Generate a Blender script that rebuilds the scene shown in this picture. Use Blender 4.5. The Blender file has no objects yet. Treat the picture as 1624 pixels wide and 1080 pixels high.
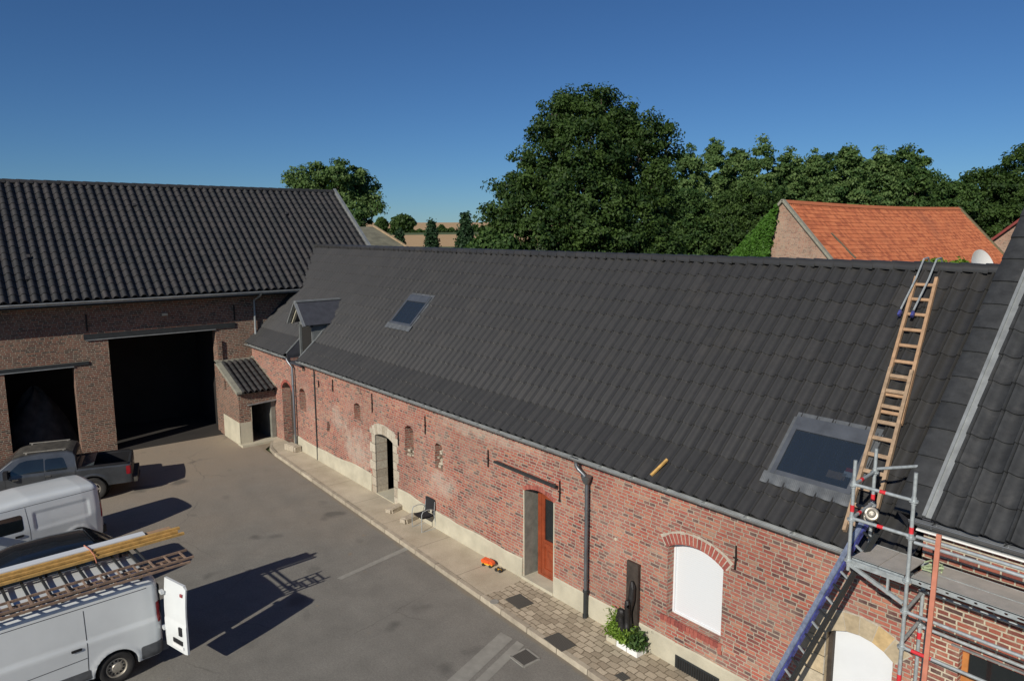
import bpy, bmesh, math, random
import numpy as np
from mathutils import Vector, Matrix
from mathutils.geometry import tessellate_polygon
random.seed(7); RN = np.random.default_rng(11)
SC = bpy.context.scene; COL = SC.collection
PI = math.pi
# ------------------------------------------------------------ camera, sky, sun, exposure
cam = bpy.data.cameras.new('camera'); camo = bpy.data.objects.new('camera', cam); COL.objects.link(camo)
RM = ((0.62731, -0.11510, 0.77021), (0.77876, 0.09748, -0.61971), (-0.00375, 0.98856, 0.15078))
camo.matrix_world = Matrix.Translation((0, 0, 9.0)) @ Matrix(RM).to_4x4()
cam.sensor_width = 36; cam.lens = 25.37; cam.clip_end = 30000; SC.camera = camo
SUN = Vector((1.38, -3.66, 2.18)).normalized()
W = bpy.data.worlds.new('World'); SC.world = W; W.use_nodes = True
nt = W.node_tree; nt.nodes.clear()
sky = nt.nodes.new('ShaderNodeTexSky'); sky.sky_type = 'NISHITA'; sky.sun_disc = False
sky.sun_elevation = math.asin(SUN.z); sky.sun_rotation = math.atan2(SUN.x, SUN.y)
sky.air_density = 1.0; sky.dust_density = 0.0; sky.ozone_density = 4.5; sky.altitude = 1200
bg = nt.nodes.new('ShaderNodeBackground'); bg.inputs[1].default_value = 0.056
wo = nt.nodes.new('ShaderNodeOutputWorld')
wb = nt.nodes.new('ShaderNodeMix'); wb.data_type = 'RGBA'; wb.blend_type = 'MULTIPLY'; wb.inputs[0].default_value = 1; wb.inputs[7].default_value = (.56, .83, 1.10, 1)
nt.links.new(sky.outputs[0], wb.inputs[6]); nt.links.new(wb.outputs[2], bg.inputs[0]); nt.links.new(bg.outputs[0], wo.inputs[0])
sl = bpy.data.lights.new('sun', 'SUN'); sl.energy = 4.6; sl.angle = math.radians(0.5); sl.color = (1.0, 0.93, 0.82)
so = bpy.data.objects.new('sun', sl); COL.objects.link(so)
so.rotation_euler = SUN.to_track_quat('Z', 'Y').to_euler(); so.location = (0, 0, 30)
SC.view_settings.view_transform = 'Standard'; SC.view_settings.look = 'None'
SC.view_settings.exposure = 0.0; SC.view_settings.gamma = 1.0
SC.render.engine = 'CYCLES'

# ------------------------------------------------------------ materials
MATS = {}
class NB:
    def __init__(s, name):
        m = bpy.data.materials.new(name); m.use_nodes = True; s.m = m; s.t = m.node_tree; s.t.nodes.clear()
        s.o = s.n('ShaderNodeOutputMaterial'); s.b = s.n('ShaderNodeBsdfPrincipled'); s.l(s.b, 0, s.o, 0)
    def n(s, ty, **k):
        x = s.t.nodes.new(ty)
        for a, v in k.items(): setattr(x, a, v)
        return x
    def l(s, a, i, b, j): s.t.links.new(a.outputs[i], b.inputs[j])
    def ramp(s, src, i, stops, interp='LINEAR'):
        r = s.n('ShaderNodeValToRGB'); r.color_ramp.interpolation = interp
        e = r.color_ramp.elements
        while len(e) < len(stops): e.new(0.5)
        for k, (p, c) in enumerate(stops):
            e[k].position = p; e[k].color = (c[0], c[1], c[2], 1) if hasattr(c, '__len__') else (c, c, c, 1)
        s.l(src, i, r, 0); return r
    def noise(s, scale, detail=4, rough=.55, vec=None, dim=None):
        x = s.n('ShaderNodeTexNoise'); x.inputs['Scale'].default_value = scale
        x.inputs['Detail'].default_value = detail; x.inputs['Roughness'].default_value = rough
        if vec is not None: s.l(vec[0], vec[1], x, 'Vector')
        return x
    def mix(s, f, a, b, mode='MIX'):
        x = s.n('ShaderNodeMix', data_type='RGBA', blend_type=mode)
        for v, j in ((f, 0), (a, 6), (b, 7)):
            if isinstance(v, tuple) and hasattr(v[0], 'outputs'): s.t.links.new(v[0].outputs[v[1]], x.inputs[j])
            elif j == 0: x.inputs[0].default_value = v
            else: x.inputs[j].default_value = (v[0], v[1], v[2], 1)
        return (x, 2)
    def math(s, op, a, b=0.0, c=0.0):
        x = s.n('ShaderNodeMath', operation=op)
        for j, v in enumerate((a, b, c)):
            if isinstance(v, tuple): s.t.links.new(v[0].outputs[v[1]], x.inputs[j])
            else: x.inputs[j].default_value = v
        return (x, 0)
    def base(s, c): s.t.links.new(c[0].outputs[c[1]], s.b.inputs['Base Color'])
    def bump(s, h, strength=.4, dist=.01):
        b = s.n('ShaderNodeBump'); b.inputs['Strength'].default_value = strength; b.inputs['Distance'].default_value = dist
        s.t.links.new(h[0].outputs[h[1]], b.inputs['Height']); s.l(b, 0, s.b, 'Normal')

def simple(name, c, rough=.7, metal=0, var=.25, sc=6., bump=0, bs=40., coat=0, spec=.5):
    if name in MATS: return MATS[name]
    s = NB(name); tc = s.n('ShaderNodeTexCoord')
    n1 = s.noise(sc, 5, .6, (tc, 3))
    r = s.ramp(n1, 0, [(.3, tuple(x * (1 - var) for x in c)), (.7, tuple(min(1, x * (1 + var)) for x in c))])
    s.base((r, 0)); s.b.inputs['Roughness'].default_value = rough; s.b.inputs['Metallic'].default_value = metal
    s.b.inputs['Specular IOR Level'].default_value = spec
    if coat: s.b.inputs['Coat Weight'].default_value = coat; s.b.inputs['Coat Roughness'].default_value = .06
    if bump:
        n2 = s.noise(bs, 4, .6, (tc, 3)); s.bump((n2, 0), bump, .02)
    MATS[name] = s.m; return s.m

def brickmat(name, stops, mortar, weather, bw=.225, rh=.072, mort=.012, wamt=.55, wscale=.8, blot=None):
    s = NB(name); uv = s.n('ShaderNodeTexCoord')
    nd = s.noise(9, 2, .5, (uv, 2)); sub = s.n('ShaderNodeVectorMath', operation='MULTIPLY_ADD')
    s.l(nd, 1, sub, 0); sub.inputs[1].default_value = (.014, .014, 0); s.l(uv, 2, sub, 2)
    sx = s.n('ShaderNodeSeparateXYZ'); s.l(sub, 0, sx, 0); rw_ = s.math('FLOOR', s.math('DIVIDE', (sx, 1), rh)); wn = s.n('ShaderNodeTexWhiteNoise', noise_dimensions='1D'); s.t.links.new(rw_[0].outputs[0], wn.inputs['W'])
    cx = s.n('ShaderNodeCombineXYZ'); xo = s.math('MULTIPLY_ADD', (wn, 0), bw, (sx, 0)); s.t.links.new(xo[0].outputs[0], cx.inputs[0]); s.l(sx, 1, cx, 1)
    b = s.n('ShaderNodeTexBrick'); s.l(cx, 0, b, 'Vector')
    b.inputs['Color1'].default_value = (0, 0, 0, 1); b.inputs['Color2'].default_value = (1, 1, 1, 1); b.inputs['Mortar'].default_value = (.5, .5, .5, 1)
    b.inputs['Scale'].default_value = 1; b.inputs['Mortar Size'].default_value = mort; b.inputs['Mortar Smooth'].default_value = .25
    b.inputs['Brick Width'].default_value = bw; b.inputs['Row Height'].default_value = rh; b.squash = .62; b.squash_frequency = 2; b.offset = 0
    r = s.ramp(b, 0, stops)
    nf = s.noise(60, 4, .7, (uv, 2)); nfr = s.ramp(nf, 0, [(.3, .72), (.7, 1.2)])
    col = s.mix(1.0, (r, 0), (nfr, 0), 'MULTIPLY')
    nw = s.noise(wscale, 6, .65, (uv, 2)); nwr = s.ramp(nw, 0, [(.42, 0.0), (.72, wamt)])
    col = s.mix((nwr, 0), col, weather)
    nl = s.noise(.35, 3, .5, (uv, 2)); nlr = s.ramp(nl, 0, [(.3, .8), (.7, 1.12)])
    nm = s.noise(14, 5, .7, (uv, 2)); mr = s.ramp(nm, 0, [(.3, tuple(x * .62 for x in mortar)), (.7, tuple(x * 1.12 for x in mortar))])
    nb = s.noise(5, 5, .7, (uv, 2)); nbr = s.ramp(nb, 0, [(.5, 0.0), (.85, .5)])
    fac = s.math('MAXIMUM', (b, 1), (nbr, 0))
    col = s.mix(fac, col, (mr, 0)); col = s.mix(1.0, col, (nlr, 0), 'MULTIPLY')
    if blot:
        sb = s.n('ShaderNodeSeparateXYZ'); s.l(uv, 2, sb, 0); nz = s.noise(2.2, 6, .75, (uv, 2))
        for bx, bz, rx, rz, am in blot:
            ex = s.math('DIVIDE', s.math('ADD', (sb, 0), -bx), rx); ez = s.math('DIVIDE', s.math('ADD', (sb, 1), -bz), rz)
            q = s.math('ADD', s.math('MULTIPLY', ex, ex), s.math('MULTIPLY', ez, ez)); q = s.math('ADD', q, s.math('MULTIPLY_ADD', (nz, 0), 5.0, -2.5)); qr = s.ramp(q[0], 0, [(0, am), (1, 0.0)])
            col = s.mix((qr, 0), col, (.50, .44, .36) if am > .3 else (.16, .10, .08))
    s.base(col); s.b.inputs['Roughness'].default_value = .92
    inv = s.math('SUBTRACT', 1.0, (b, 1)); hh = s.math('MULTIPLY_ADD', (nf, 0), .35, inv); s.bump(hh, .75, .012)
    MATS[name] = s.m; return s.m

ST = [(0, (.085, .045, .045)), (.09, (.13, .05, .045)), (.16, (.24, .06, .05)), (.42, (.33, .085, .062)), (.62, (.40, .115, .075)), (.78, (.34, .08, .062)), (.92, (.46, .17, .10)), (1, (.36, .20, .14))]
BR = brickmat('brick_red_mixed', ST, (.40, .34, .265), (.46, .35, .28), bw=.25, rh=.076, mort=.013, wamt=.38, blot=[(-22.6, 1.35, 1.3, .8, .5), (-24.2, 2.2, .8, .5, .4), (-17.2, 1.6, .8, .5, .45), (-15.2, 3.6, 2.6, .25, .4), (-10.3, 1.0, 1.6, .4, .25), (-20.2, .9, 1.2, .4, .3)])
STR = [(0, (.06, .035, .035)), (.06, (.16, .05, .04)), (.35, (.29, .075, .05)), (.6, (.37, .11, .07)), (.8, (.31, .075, .055)), (1, (.42, .16, .10))]
BR2 = brickmat('brick_red_repointed', STR, (.56, .50, .38), (.42, .30, .24), bw=.27, rh=.080, mort=.014, wamt=.2)
STB = [(0, (.04, .025, .022)), (.25, (.11, .04, .03)), (.55, (.19, .065, .042)), (.8, (.24, .09, .055)), (1, (.16, .085, .06))]
BRB = brickmat('brick_brown_old', STB, (.33, .29, .225), (.24, .17, .12), bw=.25, rh=.076, mort=.012, wamt=.3)
STP = [(0, (.20, .10, .07)), (.4, (.36, .17, .12)), (.7, (.42, .22, .15)), (1, (.34, .21, .15))]
BRP = brickmat('brick_pale_weathered', STP, (.42, .38, .30), (.42, .35, .28), bw=.24, rh=.08, wamt=.45)

def rndmat(name, stops, rough=.85, nscale=12., namt=.3, bump=.3, stain=None, spec=.4):
    s = NB(name); a = s.n('ShaderNodeAttribute', attribute_name='rnd'); tc = s.n('ShaderNodeTexCoord')
    r = s.ramp(a, 2, stops); n1 = s.noise(nscale, 5, .65, (tc, 3)); nr = s.ramp(n1, 0, [(.3, 1 - namt), (.7, 1 + namt)])
    col = s.mix(1.0, (r, 0), (nr, 0), 'MULTIPLY')
    if stain:
        n2 = s.noise(stain[1], 6, .7, (tc, 3)); r2 = s.ramp(n2, 0, [(stain[2], 0.0), (stain[2] + .25, stain[3])])
        col = s.mix((r2, 0), col, stain[0])
    s.base(col); s.b.inputs['Roughness'].default_value = rough; s.b.inputs['Specular IOR Level'].default_value = spec
    if bump: s.bump((n1, 0), bump, .01)
    MATS[name] = s.m; return s.m
TILE = rndmat('tile_anthracite', [(0, (.030, .030, .030)), (.5, (.0335, .0335, .033)), (1, (.038, .0375, .037))], .40, 7, .10, .05, ((.11, .095, .075), 1.0, .56, .2), spec=.6)
TILEB = rndmat('tile_black_pantile', [(0, (.029, .030, .031)), (.5, (.036, .036, .037)), (1, (.044, .041, .041))], .6, 5, .2, .15, ((.10, .08, .065), .6, .6, .3))
TILEH = rndmat('tile_dusty_slate', [(0, (.028, .030, .032)), (1, (.038, .040, .042))], .6, 5, .3, .2, ((.14, .135, .13), 1.6, .54, .35))
TILER = rndmat('tile_orange_clay', [(0, (.30, .085, .04)), (.5, (.46, .14, .06)), (1, (.50, .17, .075))], .85, 3, .12, .2, ((.20, .07, .045), .22, .54, .6))
VOUS = rndmat('arch_bricks', [(0, (.22, .06, .05)), (.5, (.31, .085, .065)), (1, (.38, .125, .09))], .9, 30, .25, .4)
STONE = rndmat('limestone_blocks', [(0, (.34, .29, .22)), (.5, (.42, .37, .29)), (1, (.50, .45, .36))], .9, 12, .22, .5)
SAND = rndmat('sandstone_blocks', [(0, (.36, .28, .17)), (.5, (.46, .40, .29)), (1, (.50, .36, .18))], .9, 6, .25, .5)
MORT = simple('mortar', (.42, .38, .31), .95, var=.2, sc=10, bump=.4)
CEM = simple('cement_render', (.46, .43, .33), .92, var=.16, sc=1.6, bump=.35, bs=25)
CEMD = simple('cement_reveal', (.20, .20, .17), .92, var=.25, sc=5, bump=.3)
ZINC = simple('zinc', (.20, .215, .23), .42, .75, .18, 3)
ZINCP = simple('zinc_pale', (.34, .36, .36), .5, .55, .2, 4)
GALV = simple('galvanised_steel', (.40, .44, .45), .45, .35, .22, 14)
CAST = simple('cast_iron_dark', (.035, .04, .042), .5, .3, .2, 8)
IRON = simple('wrought_iron', (.018, .014, .013), .7, .2, .3, 8)
PLAST = simple('plastic_black', (.015, .015, .017), .5, 0, .2, 8)
RUB = simple('rubber', (.022, .021, .02), .85, 0, .25, 10, .3)
BLACK = simple('dark_interior', (.012, .011, .01), .95, 0, .3, 1)  # near-black standing in for shade inside openings, also used on underlays and liners
DARKF = simple('floor_painted_shade', (.022, .019, .016), .95, 0, .3, 1)  # floor colour darkened to stand for the shade inside the barn door
WHITE = simple('white_paint', (.78, .79, .78), .35, 0, .03, 1, coat=.3)
PVC = simple('white_pvc', (.68, .71, .73), .4, 0, .03, 3)
VANW = simple('van_white', (.66, .69, .69), .3, 0, .07, .8, coat=.6)
VANP = simple('small_van_white', (.64, .68, .69), .3, 0, .06, 1, coat=.6)
GREY = simple('pickup_grey', (.085, .092, .10), .35, .5, .25, 2, coat=.6)
DCAR = simple('car_dark_grey', (.02, .026, .032), .25, .4, .2, 1, coat=.8)
DUST = simple('dusty_black_roof', (.06, .055, .045), .7, 0, .45, 5)
GLASS = simple('car_glass', (.012, .016, .018), .06, 0, .2, 2, spec=.9)
LEAD = simple('lead_flashing', (.11, .12, .13), .6, .3, .25, 6)
TAIL = simple('tail_light_red', (.30, .012, .02), .2, 0, .2, 8, coat=.5)
CHROME = simple('chrome', (.7, .7, .68), .2, .95, .05, 4)
ALLOY = simple('alloy', (.45, .42, .36), .45, .6, .2, 12)
WOODL = simple('wood_ladder', (.34, .24, .155), .75, 0, .25, 9, .25)
WOODO = simple('wood_ladder_old', (.25, .17, .12), .85, 0, .35, 7, .3)
WOODY = simple('wood_fresh', (.50, .30, .09), .7, 0, .3, 8, .2)
WOODP = simple('wood_tan', (.38, .24, .14), .75, 0, .2, 8, .2)
DOORW = simple('door_varnished', (.25, .05, .018), .35, 0, .25, 5, .1, coat=.3)
WOODD = simple('wood_dark_stained', (.045, .035, .028), .7, 0, .4, 6, .4)
DARKW = simple('wood_black_carved', (.014, .013, .013), .5, 0, .4, 10, .5)
BLUE = simple('blue_painted_steel', (.06, .07, .26), .5, .2, .6, 10)
BLUEG = simple('blue_grey_worn', (.25, .30, .42), .5, .4, .35, 12)
REDP = simple('red_marking', (.6, .03, .04), .5, 0, .15, 8)
ORNG = simple('orange_salmon_paint', (.52, .20, .13), .6, 0, .15, 6)
TOYO = simple('toy_orange', (.75, .10, .02), .35, 0, .1, 6); TOYY = simple('toy_yellow', (.75, .4, .03), .4, 0, .1, 6)
SEATB = simple('black_mesh_fabric', (.015, .015, .017), .8, 0, .3, 30)
BARK = simple('bark', (.11, .09, .065), .95, 0, .35, 6, .6)
DARKM = simple('dark_membrane', (.05, .053, .065), .6, 0, .2, 5)

def leafmat(name, c0, c1, tr=.35):
    s = NB(name); a = s.n('ShaderNodeAttribute', attribute_name='rnd')
    r = s.ramp(a, 2, [(0, c0), (1, c1)]); s.base((r, 0)); s.b.inputs['Roughness'].default_value = .6
    s.b.inputs['Specular IOR Level'].default_value = .25
    t = s.n('ShaderNodeBsdfTranslucent'); tcol = s.mix(1.0, (r, 0), (1.0, 1.15, .45), 'MULTIPLY'); s.t.links.new(tcol[0].outputs[2], t.inputs[0])
    m = s.n('ShaderNodeMixShader'); m.inputs[0].default_value = tr
    s.l(s.b, 0, m, 1); s.l(t, 0, m, 2); s.l(m, 0, s.o, 0); MATS[name] = s.m; return s.m
LEAF_D = leafmat('leaf_dark', (.016, .042, .010), (.075, .13, .03))
LEAF_M = leafmat('leaf_mid', (.025, .065, .018), (.10, .17, .045))
LEAF_P = leafmat('leaf_poplar', (.045, .10, .028), (.16, .24, .08))
LEAF_B = leafmat('leaf_bright', (.12, .22, .02), (.26, .38, .07))
LEAF_C = leafmat('leaf_conifer', (.016, .04, .018), (.035, .075, .03), .1)
LEAF_I = leafmat('leaf_ivy', (.04, .11, .012), (.09, .21, .03))

def shuttermat():
    s = NB('roller_shutter'); tc = s.n('ShaderNodeTexCoord'); sp = s.n('ShaderNodeSeparateXYZ'); s.l(tc, 2, sp, 0)
    f = s.math('FRACT', s.math('MULTIPLY', (sp, 1), 22.0)); r = s.ramp(f[0], 0, [(0, .72), (.1, 1.0), (1, 1.0)])
    c = s.mix(1.0, (.66, .69, .71), (r, 0), 'MULTIPLY'); s.base(c); s.b.inputs['Roughness'].default_value = .45
    s.bump(f, .25, .01); MATS['shutter'] = s.m; return s.m
SHUT = shuttermat()

def groundmat():
    s = NB('asphalt'); tc = s.n('ShaderNodeTexCoord'); P = (tc, 3)
    n1 = s.noise(.16, 5, .6, P); n2 = s.noise(1.3, 6, .65, P); n3 = s.noise(90, 3, .7, P); n4 = s.noise(.5, 8, .7, P)
    sp = s.n('ShaderNodeSeparateXYZ'); s.l(tc, 3, sp, 0)
    far = s.math('MULTIPLY_ADD', (sp, 0), -.075, -1.45); far = s.math('ADD', far, s.math('MULTIPLY_ADD', (n1, 0), 1.4, -.7))
    fr = s.ramp(far[0], 0, [(0, 0.0), (1, .9)])
    a = s.ramp(n2, 0, [(.3, (.162, .156, .138)), (.7, (.212, .204, .180))])
    c = s.mix((fr, 0), (a, 0), (.30, .24, .175))
    w = s.ramp(n4, 0, [(.55, 0.0), (.8, .55)]); c = s.mix((w, 0), c, (.215, .205, .18))
    n5 = s.noise(2.2, 3, .5, P); st = s.ramp(n5, 0, [(.70, 0.0), (.78, .6)]); c = s.mix((st, 0), c, (.25, .19, .12))
    g = s.ramp(n3, 0, [(.3, .66), (.7, 1.34)]); c = s.mix(1.0, c, (g, 0), 'MULTIPLY'); n8 = s.noise(22, 4, .8, P); g8 = s.ramp(n8, 0, [(.35, .82), (.65, 1.16)]); c = s.mix(1.0, c, (g8, 0), 'MULTIPLY')
    nd = s.noise(1.5, 3, .6, P); vm = s.n('ShaderNodeVectorMath', operation='MULTIPLY_ADD'); s.l(nd, 1, vm, 0); vm.inputs[1].default_value = (.5, .5, 0); s.l(tc, 3, vm, 2)
    vo = s.n('ShaderNodeTexVoronoi', feature='DISTANCE_TO_EDGE'); vo.inputs['Scale'].default_value = .28; s.l(vm, 0, vo, 'Vector')
    cr = s.ramp(vo, 0, [(0, 1.0), (.006, 0.0)]); n6 = s.noise(.3, 2, .5, P); c6 = s.ramp(n6, 0, [(.5, 0.0), (.6, .45)])
    c = s.mix(s.math('MULTIPLY', (cr, 0), (c6, 0)), c, (.06, .055, .045))
    n7 = s.noise(.9, 2, .4, P); o7 = s.ramp(n7, 0, [(.27, .6), (.36, 0.0)]); c = s.mix((o7, 0), c, (.07, .068, .062))
    ky = s.math('MULTIPLY_ADD', (sp, 0), .0278, s.math('ADD', (sp, 1), -9.409)); ky = s.math('ADD', ky, s.math('MULTIPLY_ADD', (n2, 0), .3, .0)); kr = s.ramp(ky[0], 0, [(.0, 0.0), (.12, .75)]); c = s.mix((kr, 0), c, (.22, .18, .125))
    s.base(c); s.b.inputs['Roughness'].default_value = .9; s.bump((n3, 0), .35, .01); return s.m
ASPH = groundmat()

def pavemat():
    s = NB('pavement_mixed'); tc = s.n('ShaderNodeTexCoord'); P = (tc, 3)
    n1 = s.noise(.9, 6, .65, P); n3 = s.noise(50, 3, .7, P)
    a = s.ramp(n1, 0, [(.3, (.37, .315, .23)), (.7, (.52, .455, .345))])
    b = s.n('ShaderNodeTexBrick'); s.l(tc, 3, b, 'Vector'); b.inputs['Scale'].default_value = 1
    b.inputs['Brick Width'].default_value = 2.1; b.inputs['Row Height'].default_value = 1.9; b.inputs['Mortar Size'].default_value = .012
    c = s.mix(s.math('MULTIPLY', (b, 1), .6), (a, 0), (.12, .10, .075))
    v = s.n('ShaderNodeTexBrick'); nn = s.noise(5, 2, .5, P); vm = s.n('ShaderNodeVectorMath', operation='MULTIPLY_ADD')
    s.l(nn, 1, vm, 0); vm.inputs[1].default_value = (.10, .10, 0); s.l(tc, 3, vm, 2); s.l(vm, 0, v, 'Vector')
    v.inputs['Scale'].default_value = 1; v.inputs['Brick Width'].default_value = .24; v.inputs['Row Height'].default_value = .17
    v.inputs['Mortar Size'].default_value = .014; v.inputs['Mortar Smooth'].default_value = .6
    v.inputs['Color1'].default_value = (.30, .25, .18, 1); v.inputs['Color2'].default_value = (.50, .43, .32, 1); v.inputs['Mortar'].default_value = (.17, .14, .09, 1)
    sp = s.n('ShaderNodeSeparateXYZ'); s.l(tc, 3, sp, 0)
    e = s.math('ADD', (sp, 0), s.math('MULTIPLY_ADD', (n1, 0), .8, -.4)); k = s.math('GREATER_THAN', e, -13.4)
    c = s.mix(k, c, (v, 0)); g = s.ramp(n3, 0, [(.3, .8), (.7, 1.2)]); c = s.mix(1.0, c, (g, 0), 'MULTIPLY')
    s.base(c); s.b.inputs['Roughness'].default_value = .92
    h = s.math('MULTIPLY', k, s.math('SUBTRACT', 1.0, (v, 1))); s.bump(s.math('ADD', h, s.math('MULTIPLY', (n3, 0), .2)), .6, .012); return s.m
PAVE = pavemat()

def terrmat():
    s = NB('farmland'); g = s.n('ShaderNodeNewGeometry'); P = (g, 0)
    d = s.n('ShaderNodeVectorMath', operation='LENGTH'); s.l(g, 0, d, 0)
    n1 = s.noise(.006, 4, .6, P); n2 = s.noise(.25, 5, .7, P); n3 = s.noise(.03, 4, .6, P)
    dd = s.math('MULTIPLY', (d, 1), .001); dd = s.math('ADD', dd, s.math('MULTIPLY_ADD', (n3, 0), .02, -.01))
    gr = s.ramp(n2, 0, [(.3, (.05, .075, .02)), (.7, (.10, .13, .04))]); wh = s.ramp(n2, 0, [(.3, (.42, .27, .13)), (.7, (.50, .34, .17))])
    wg = s.ramp(dd[0], 0, [(.0, 0.0), (.272, 0.0), (.276, 1.0), (.40, 1.0), (.404, 0.0), (.50, 0.0), (.504, 1.0)], 'LINEAR')
    c = s.mix((wg, 0), (gr, 0), (wh, 0)); s.base(c); s.b.inputs['Roughness'].default_value = .95; return s.m
TERR = terrmat()
def clearglass():
    s = NB('roof_window_glass'); s.b.inputs['Base Color'].default_value = (.035, .05, .075, 1); s.b.inputs['Roughness'].default_value = .08
    t = s.n('ShaderNodeBsdfTransparent'); t.inputs[0].default_value = (.75, .8, .85, 1)
    m = s.n('ShaderNodeMixShader'); m.inputs[0].default_value = .6
    s.l(s.b, 0, m, 1); s.l(t, 0, m, 2); s.l(m, 0, s.o, 0); return s.m
RGL = clearglass()

# ------------------------------------------------------------ mesh building
WM = {}
class MB:
    def __init__(s): s.v = []; s.f = []; s.r = []; s.mi = []; s.cr = None; s.cm = 0; s.sm = False
    def add(s, vs, fs, rnd=None, mi=None):
        o = len(s.v); s.v += [tuple(p) for p in vs]
        r = rnd if rnd is not None else random.random()
        for f in fs: s.f.append(tuple(o + i for i in f)); s.r.append(r); s.mi.append(s.cm if mi is None else mi)
        return s
    def box(s, a, b, rnd=None, mi=None):
        x0, y0, z0 = (min(a[i], b[i]) for i in range(3)); x1, y1, z1 = (max(a[i], b[i]) for i in range(3))
        return s.add([(x0, y0, z0), (x1, y0, z0), (x1, y1, z0), (x0, y1, z0), (x0, y0, z1), (x1, y0, z1), (x1, y1, z1), (x0, y1, z1)],
                     [(0, 3, 2, 1), (4, 5, 6, 7), (0, 1, 5, 4), (1, 2, 6, 5), (2, 3, 7, 6), (3, 0, 4, 7)], rnd, mi)
    def obox(s, c, U, V, N, hu, hv, hn, rnd=None, mi=None):   # oriented box: half sizes, base at c..c+2hn*N
        c = Vector(c); vs = []
        for n in (0, 2 * hn):
            for u, v in ((-hu, -hv), (hu, -hv), (hu, hv), (-hu, hv)): vs.append(c + U * u + V * v + N * n)
        return s.add(vs, [(0, 3, 2, 1), (4, 5, 6, 7), (0, 1, 5, 4), (1, 2, 6, 5), (2, 3, 7, 6), (3, 0, 4, 7)], rnd, mi)
    def bar(s, p, q, w, h, up=(0, 0, 1), rnd=None, mi=None):
        p = Vector(p); q = Vector(q); d = (q - p); L = d.length; d.normalize(); up = Vector(up)
        a = d.cross(up)
        if a.length < 1e-4: a = d.cross(Vector((1, 0, 0)))
        a.normalize(); b = a.cross(d).normalized()
        return s.obox(p - b * (h / 2) + d * (L / 2), a, d, b, w / 2, L / 2, h / 2, rnd, mi)
    def tube(s, pts, r, n=8, cap=True, rnd=None, mi=None):
        pts = [Vector(p) for p in pts]; rs = r if hasattr(r, '__len__') else [r] * len(pts)
        vs = []; fs = []; pa = None
        for i, p in enumerate(pts):
            d = (pts[min(i + 1, len(pts) - 1)] - pts[max(i - 1, 0)])
            if d.length < 1e-9: d = Vector((0, 0, 1))
            d.normalize()
            if pa is None:
                pa = d.cross(Vector((0, 0, 1)));
                if pa.length < .05: pa = d.cross(Vector((1, 0, 0)))
            pa = (pa - d * pa.dot(d)).normalized(); b = d.cross(pa)
            for k in range(n): a = 2 * PI * k / n; vs.append(p + (pa * math.cos(a) + b * math.sin(a)) * rs[i])
        for i in range(len(pts) - 1):
            for k in range(n): fs.append((i * n + k, i * n + (k + 1) % n, (i + 1) * n + (k + 1) % n, (i + 1) * n + k))
        if cap: fs.append(tuple(range(n))[::-1]); fs.append(tuple((len(pts) - 1) * n + k for k in range(n)))
        return s.add(vs, fs, rnd, mi)
    def grid(s, rows, rnd=None, mi=None, close=False):
        n = len(rows[0]); vs = [p for r in rows for p in r]; fs = []
        for i in range(len(rows) - 1):
            for k in range(n if close else n - 1): fs.append((i * n + k, i * n + (k + 1) % n, (i + 1) * n + (k + 1) % n, (i + 1) * n + k))
        return s.add(vs, fs, rnd, mi)
    def prism(s, poly, O, U, V, N, t, rnd=None, mi=None):   # convex-ish polygon extruded by t along N
        O, U, V, N = Vector(O), Vector(U), Vector(V), Vector(N); n = len(poly)
        a = [O + U * u + V * v for u, v in poly]; b = [p + N * t for p in a]
        tri = tessellate_polygon([[Vector((u, v, 0)) for u, v in poly]])
        fs = [tuple(x) for x in tri] + [tuple(n + i for i in reversed(x)) for x in tri]
        fs += [(i, (i + 1) % n, n + (i + 1) % n, n + i) for i in range(n)]
        return s.add(a + b, fs, rnd, mi)
    def build(s, name, mat, parent=None, smooth=None, local=False, recalc=True):
        me = bpy.data.meshes.new(name); V = np.array(s.v, dtype=float).reshape(-1, 3)
        mats = mat if isinstance(mat, (list, tuple)) else [mat]
        Vl = V
        if parent is not None and not local:
            iv = WM[parent].inverted(); A = np.array(iv); Vl = V @ A[:3, :3].T + A[:3, 3]
        me.from_pydata(Vl.tolist(), [], s.f)
        for m in mats: me.materials.append(m)
        if len(mats) > 1: me.polygons.foreach_set('material_index', s.mi)
        if recalc:
            bm = bmesh.new(); bm.from_mesh(me); bmesh.ops.recalc_face_normals(bm, faces=bm.faces); bm.to_mesh(me); bm.free()
        at = me.attributes.new('rnd', 'FLOAT', 'FACE'); at.data.foreach_set('value', s.r)
        # box-projected UVs in metres (from the un-localised coordinates)
        uvl = me.uv_layers.new(name='UVMap'); nl = len(me.loops)
        li = np.empty(nl, dtype=np.int32); me.loops.foreach_get('vertex_index', li)
        nrm = np.empty(len(me.polygons) * 3); me.polygons.foreach_get('normal', nrm); nrm = nrm.reshape(-1, 3)
        lt = np.empty(len(me.polygons), dtype=np.int32); me.polygons.foreach_get('loop_total', lt)
        ln = np.repeat(nrm, lt, axis=0)
        if parent is not None and not local: ln = ln @ np.array(WM[parent])[:3, :3].T
        an = np.abs(ln); P = V[li]; uv = np.stack([P[:, 0], P[:, 2]], 1)
        mx = (an[:, 0] > an[:, 1]) & (an[:, 0] > an[:, 2]); mz = (an[:, 2] > an[:, 0]) & (an[:, 2] > an[:, 1])
        uv[mx] = P[mx][:, [1, 2]]; uv[mz] = P[mz][:, [0, 1]]
        uvl.data.foreach_set('uv', uv.ravel())
        sm = s.sm if smooth is None else smooth
        if sm: me.polygons.foreach_set('use_smooth', [True] * len(me.polygons))
        me.update(); o = bpy.data.objects.new(name, me); COL.objects.link(o)
        if sm and sm != 'full': me.set_sharp_from_angle(angle=math.radians(40))
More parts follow.
